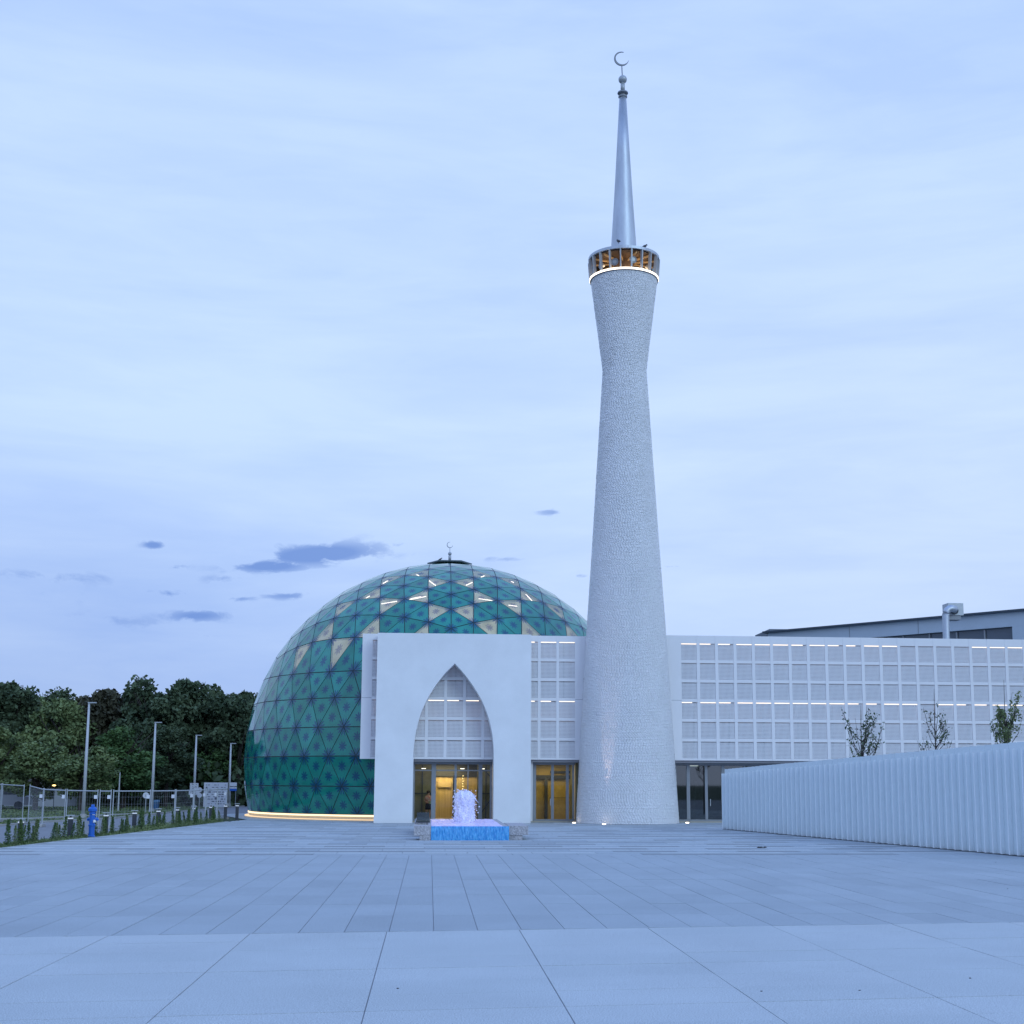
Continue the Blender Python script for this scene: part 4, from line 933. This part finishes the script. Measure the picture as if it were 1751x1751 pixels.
# ------------------------------------------------------------------ signs
signw = mat('sign_white', (.66, .68, .73), .6); signk = mat('sign_ink', (.06, .07, .12), .7)
sb = thing('notice_board', 'large white site notice board with rows of dark print', 'sign', (0, 0, 0))
a, c = P(349, 1338, 112), P(388, 1380, 112); X0_, X1_, Z0_, Z1_ = a.x, c.x, c.z, a.z
MB().box(X0_, X1_, 112, 112.05, Z0_, Z1_).build('board', signw, sb)
b = MB(); rd = random.Random(3); hh = Z1_ - Z0_; ww = X1_ - X0_
for r in range(9):
    z_ = Z1_ - hh * (.10 + .096 * r); x = X0_ + ww * .08
    while x < X1_ - ww * .12:
        w2 = ww * rd.uniform(.03, .12); tall = hh * (.010 if r < 2 else rd.uniform(.010, .026))
        if rd.random() < .72: b.box(x, min(x + w2, X1_ - .05), 111.985, 111.998, z_ - tall, z_ + tall)
        x += w2 + ww * rd.uniform(.02, .06)
b.box(X0_ + ww * .47, X0_ + ww * .56, 111.984, 111.998, Z0_ + hh * .30, Z0_ + hh * .40)
b.add([(X0_ + ww * .06, 111.99, Z0_ + hh * .70), (X0_ + ww * .09, 111.99, Z0_ + hh * .70), (X0_ + ww * .115, 111.99, Z0_ + hh * .80), (X0_ + ww * .14, 111.99, Z0_ + hh * .70), (X0_ + ww * .17, 111.99, Z0_ + hh * .70), (X0_ + ww * .125, 111.99, Z0_ + hh * .83), (X0_ + ww * .105, 111.99, Z0_ + hh * .83)], [(0, 1, 2, 6), (2, 3, 4, 5, 6)])
b.build('print', signk, sb)
for x in (X0_ + .2, X1_ - .2): MB().box(x - .04, x + .04, 112.06, 112.14, -.07, Z1_ - .1).build('leg', gmetal, sb)
ss = thing('direction_sign', 'square white sign above a wider plate on the third lamp post', 'sign', (0, 0, 0))
for (x0, x1, y0, y1, n_) in ((325, 339, 1339, 1350.5, 'upper_plate'), (323, 341, 1351, 1359, 'lower_plate')):
    a, c = P(x0, y0, 115.8), P(x1, y1, 115.8); MB().box(a.x, c.x, 115.8, 115.84, c.z, a.z).build(n_, signw, ss)
    b = MB()
    for k in range(10):
        x = random.uniform(a.x + .06, c.x - .2); z_ = random.uniform(c.z + .06, a.z - .06); b.box(x, x + random.uniform(.05, .12), 115.785, 115.798, z_ - .015, z_ + .015)
    b.build('print', signk, ss)
def round_sign(px, py, Y, r, label, col=None, n2=False):
    c = P(px, py, Y); t = thing('traffic_sign', label, 'sign', (c.x, Y, 0))
    zs_ = [c.z, c.z - 2.3 * r] if n2 else [c.z]
    for z_ in zs_: MB().tube([(0, -.02, z_), (0, .0, z_)], [r, r], 24).build('disc', signw, t)
    MB().bar((0, -.03, c.z - r * .4), (0, -.03, c.z + r * .4), r * .25, .01).build('mark', signk, t)
    MB().tube([(0, .04, -.07), (0, .04, c.z + r * .5)], .03, 6).build('post', lightmetal, t)
round_sign(249.5, 1360, 100, .22, 'round white traffic sign on a thin post near second lamp post')
round_sign(341.5, 1350.5, 110, .19, 'pair of round signs stacked on one post left of the notice board', n2=True)
bs = thing('banner_sign', 'white and blue striped sign right of the shortest lamp post', 'sign', (0, 0, 0)); a, c = P(393, 1338, 118), P(404.5, 1352.5, 118); hh = a.z - c.z
MB().box(a.x, c.x, 118, 118.05, c.z + hh * .55, a.z).build('upper_field', signw, bs); MB().box(a.x, c.x, 118, 118.05, c.z + hh * .28, c.z + hh * .46).build('white_band', signw, bs)
MB().box(a.x, c.x, 118, 118.05, c.z, c.z + hh * .27).build('blue_band', bluep, bs); MB().box(a.x, c.x, 118.06, 118.1, c.z, a.z).build('backing', darkmetal, bs)
for x in (a.x + .08, c.x - .08): MB().box(x - .025, x + .025, 118.1, 118.15, -.07, a.z - .05).build('leg', gmetal, bs)
bp_ = G(266, 1384); bn = thing('portable_cabin', 'small blue cabin beside the foot of the second lamp post', 'cabin', (bp_.x, bp_.y, -.07))
MB().box(-.16, .16, -.2, .4, 0, .62).build('body', mat('cabin_blue', (.03, .12, .28), .5), bn); MB().box(-.22, .22, -.25, .45, .62, .80).build('roof', mat('cabin_roof', (.12, .26, .45), .5), bn)
# parked white vans and a pale house glimpsed under the trees
def van(px, py, Y, label):
    c = P(px, py, Y); t = thing('parked_van', label, 'van', (c.x, Y, -.07))
    MB().prism([(-2.2, .35), (2.2, .35), (2.2, .95), (1.5, 1.15), (1.0, 1.85), (-2.1, 1.9), (-2.2, 1.7)], -.85, .85).build('body', mat('van_white', (.30, .31, .34), .35) if 'van_white' not in MATS else MATS['van_white'], t)
    MB().prism([(.2, 1.15), (1.35, 1.15), (.95, 1.72), (.2, 1.75)], -.87, -.86).build('window', darkint, t)
    for x in (-1.4, 1.4): MB().tube([(x, -.9, .33), (x, -.7, .33)], .33, 14).build('wheel', darkint, t)
van(6, 1376, 112, 'pale van parked under the trees at the left edge')
hs = thing('pale_house', 'low pale house glimpsed between trunks under the trees', 'house', (-34.0, 121, -.07))
MB().box(-2.6, 2.6, 0, 4, 0, 1.7).build('wall', mat('house_wall', (.42, .43, .46), .8), hs); MB().prism([(-2.9, 1.7), (2.9, 1.7), (0, 3.1)], -.3, 4.3).build('roof', mat('house_roof', (.16, .14, .15), .8), hs)
for x in (-1.2, .9): MB().box(x, x + .7, -.02, -.01, .7, 1.4).build('window', darkint, hs)
lt = P(92.5, 1343, 106); fl = thing('garden_lamp', 'small lit orange lamp glowing under the trees at far left', 'lamp', (lt.x, 106, 0))
MB().ball((0, 0, lt.z), .09, 10, 6, sc=(1.6, 1, .7)).build('bulb', emis('orange_lamp', (1, .68, .25), 3.0), fl); MB().tube([(0, .12, -.07), (0, .12, lt.z)], .03, 6).build('post', darkmetal, fl)

# ------------------------------------------------------------------ birds, floor lights, litter
def bird(loc, rot, label, s_=1.0):
    t = thing('pigeon', label, 'bird', loc, rot); t.scale = (s_,) * 3
    MB().tube([(-.17, 0, .06), (-.10, 0, .09), (-.02, 0, .12), (.05, 0, .155), (.09, 0, .20), (.12, 0, .235), (.15, 0, .225), (.18, 0, .215)], [.012, .03, .062, .06, .035, .034, .022, .004], 10).build('body', mat('feather_grey', (.06, .065, .08), .7) if 'feather_grey' not in MATS else MATS['feather_grey'], t, smooth=True)
    for y in (-.02, .02): MB().tube([(0, y, .0), (0, y, .08)], .007, 5).build('leg', bark, t)
p = P(1058, 418, 76.2); bird((p.x, 76.25, 34.28), 2.0, 'pigeon standing on the lantern roof near the spire', 1.3)
p = P(1102, 425, 76.9); bird((p.x, 76.85, 34.26), .5, 'pigeon on the right part of the lantern roof edge', 1.3)
p = P(753, 958, 91.6); bird((p.x, 92.3, cz + .10 + .13), .3, 'bird perched on the cap plate of the dome', .9)
for i, (x, y, lb) in enumerate([(987, 1407.5, 'round warm floor light at the left foot of the minaret'), (1032, 1409.2, 'round warm floor light in front of the minaret foot'), (1174, 1407.5, 'round warm floor light right of the minaret by the glass doors')]):
    g = (Vector((8.28, 77.75, 0)), Vector((9.72, 75.55, 0)), Vector((14.88, 78.0, 0)))[i]; t = thing('floor_light', lb, 'floor light', (g.x, g.y, 0), 0, 'floor lights round the minaret')
    MB().lathe(0, 0, [(.14, -.02), (.14, .012)], 20).build('rim', lightmetal, t); MB().lathe(0, 0, [(.10, .013), (.09, .05)], 16).build('lens', emis('lens_warm', (1, .85, .66), 7), t)
    sp = bpy.data.lights.new('uplight', 'SPOT'); sp.energy = (8, 500, 40)[i]; sp.color = (1, .72, .60); sp.spot_size = R_((26, 15, 26)[i]); sp.spot_blend = 1.0; sp.shadow_soft_size = .05
    so_ = bpy.data.objects.new('uplight', sp); COL.objects.link(so_); so_.parent = t; so_.location = (0, 0, .08)
    tgt = (Vector((TX, TY, 6.2)) + (Vector((g.x - TX, g.y - TY, 0)).normalized() * 2.66)) - g if i < 2 else Vector((TX + 3.6, TY + 1.4, 12)) - g
    so_.rotation_euler = (-tgt).to_track_quat('Z', 'Y').to_euler()
lv = G(1303, 1450); t = thing('dry_leaves', 'small clump of dark dry leaves on the plaza paving', 'leaves', (lv.x, lv.y, .004))
rd = random.Random(4)
for k in range(5):
    x, y = rd.uniform(-.16, .16), rd.uniform(-.1, .1); b = MB()
    b.add([(x - .07, y, .0), (x, y - .04, .03), (x + .08, y, .015), (x, y + .04, .05), (x, y, .005)], [(0, 1, 4), (1, 2, 4), (2, 3, 4), (3, 0, 4)]); b.build('leaf', mat('dry_leaf', (.02, .02, .022), .8) if k == 0 else MATS['dry_leaf'], t)
b = MB()
for (x, y) in ((1703, 1475), (1723, 1520), (680, 1690.5), (1302, 1695.5), (1659, 1673), (1470, 1694)):
    g = G(x, y); b.ball((g.x, g.y, .004), .013, 6, 4, sc=(1.3, .8, .5))
o = b.build('litter_specks', MATS['dry_leaf']); o['kind'] = 'stuff'; tag(o, 'scattered dark specks of litter on the paving', 'litter')

# ------------------------------------------------------------------ person in the doorway
def person(loc, rot, label):
    t = thing('person', label, 'person', loc, rot)
    J = {'pel': (0, 0, .93, .14), 'waist': (0, 0, 1.08, .115), 'chest': (0, 0, 1.30, .145), 'neck': (0, .0, 1.46, .055), 'head': (0, -.02, 1.60, .085), 'crown': (0, 0, 1.70, .055),
         'lhip': (.09, 0, .86, .10), 'lkn': (.10, -.03, .48, .062), 'lank': (.10, .02, .09, .042), 'ltoe': (.11, -.13, .03, .03), 'rhip': (-.09, 0, .86, .10), 'rkn': (-.10, .02, .48, .062), 'rank': (-.11, .06, .09, .042), 'rtoe': (-.12, -.09, .03, .03),
         'lsh': (.18, 0, 1.38, .055), 'lel': (.23, .02, 1.12, .040), 'lwr': (.16, -.16, .98, .028), 'lha': (.10, -.22, 1.0, .03), 'rsh': (-.18, 0, 1.38, .055), 'rel': (-.24, .02, 1.12, .040), 'rwr': (-.14, -.18, 1.02, .028), 'rha': (-.07, -.22, 1.04, .03)}
    E_ = [('pel', 'waist'), ('waist', 'chest'), ('chest', 'neck'), ('neck', 'head'), ('head', 'crown'), ('pel', 'lhip'), ('lhip', 'lkn'), ('lkn', 'lank'), ('lank', 'ltoe'), ('pel', 'rhip'), ('rhip', 'rkn'), ('rkn', 'rank'), ('rank', 'rtoe'), ('chest', 'lsh'), ('lsh', 'lel'), ('lel', 'lwr'), ('lwr', 'lha'), ('chest', 'rsh'), ('rsh', 'rel'), ('rel', 'rwr'), ('rwr', 'rha')]
    ks = list(J); vs = [J[k][:3] for k in ks]; rad = [J[k][3] for k in ks]; es = [(ks.index(a), ks.index(b_)) for a, b_ in E_]
    # short finger chains
    for s_, h_ in ((1, 'lha'), (-1, 'rha')):
        hx, hy_, hz = J[h_][:3]
        for f in range(5):
            vs.append((hx - s_ * (.03 + .012 * f), hy_ - .04 + .012 * abs(f - 2), hz - .03 + .018 * f)); rad.append(.009); es.append((ks.index(h_), len(vs) - 1))
    me = bpy.data.meshes.new('body'); me.from_pydata(vs, es, []); me.materials.append(mat('skin', (.45, .26, .19), .6)); o = link('body', me, t)
    md = o.modifiers.new('skin', 'SKIN'); 
    for i, r in enumerate(rad): me.skin_vertices[0].data[i].radius = (r, r)
    me.skin_vertices[0].data[0].use_root = True; md.use_smooth_shade = True
    sd_ = o.modifiers.new('sub', 'SUBSURF'); sd_.levels = sd_.render_levels = 1
    MB().tube([(0, 0, .98), (0, 0, 1.10), (0, 0, 1.30), (0, 0, 1.42)], [.165, .145, .185, .11], 14).build('red_patterned_top', mat('top_red', (.38, .10, .09), .8, var=.5, scale=9, col2=(.62, .5, .42)), t, smooth=True)
    MB().tube([(0, 0, .62), (0, 0, .80), (0, 0, 1.0)], [.19, .18, .15], 14).build('shorts', mat('shorts_navy', (.02, .02, .04), .8), t, smooth=True)
    MB().ball((0, .02, 1.63), .105, 12, 8, sc=(1, 1.05, 1.1)).build('hair', mat('hair_dark', (.02, .012, .01), .6), t, smooth=True)
    MB().box(-.08, .08, -.30, -.20, .95, 1.12).build('bag', mat('bag_green', (.28, .32, .20), .7), t)
    b = MB(); b.ball((-.035, -.10, 1.625), .012, 6, 4); b.ball((.035, -.10, 1.625), .012, 6, 4); b.build('eyes', darkint, t)
    MB().tube([(0, -.095, 1.61), (0, -.125, 1.585)], [.012, .016], 6).build('nose', MATS['skin'], t)
    return t
g = P(732, 1394, 81.0); person((g.x, 81.0, .06), .5, 'person in a red patterned top and dark shorts behind the left glass')
S.render.film_transparent = False
S.cycles.max_bounces = 6; S.cycles.transparent_max_bounces = 10
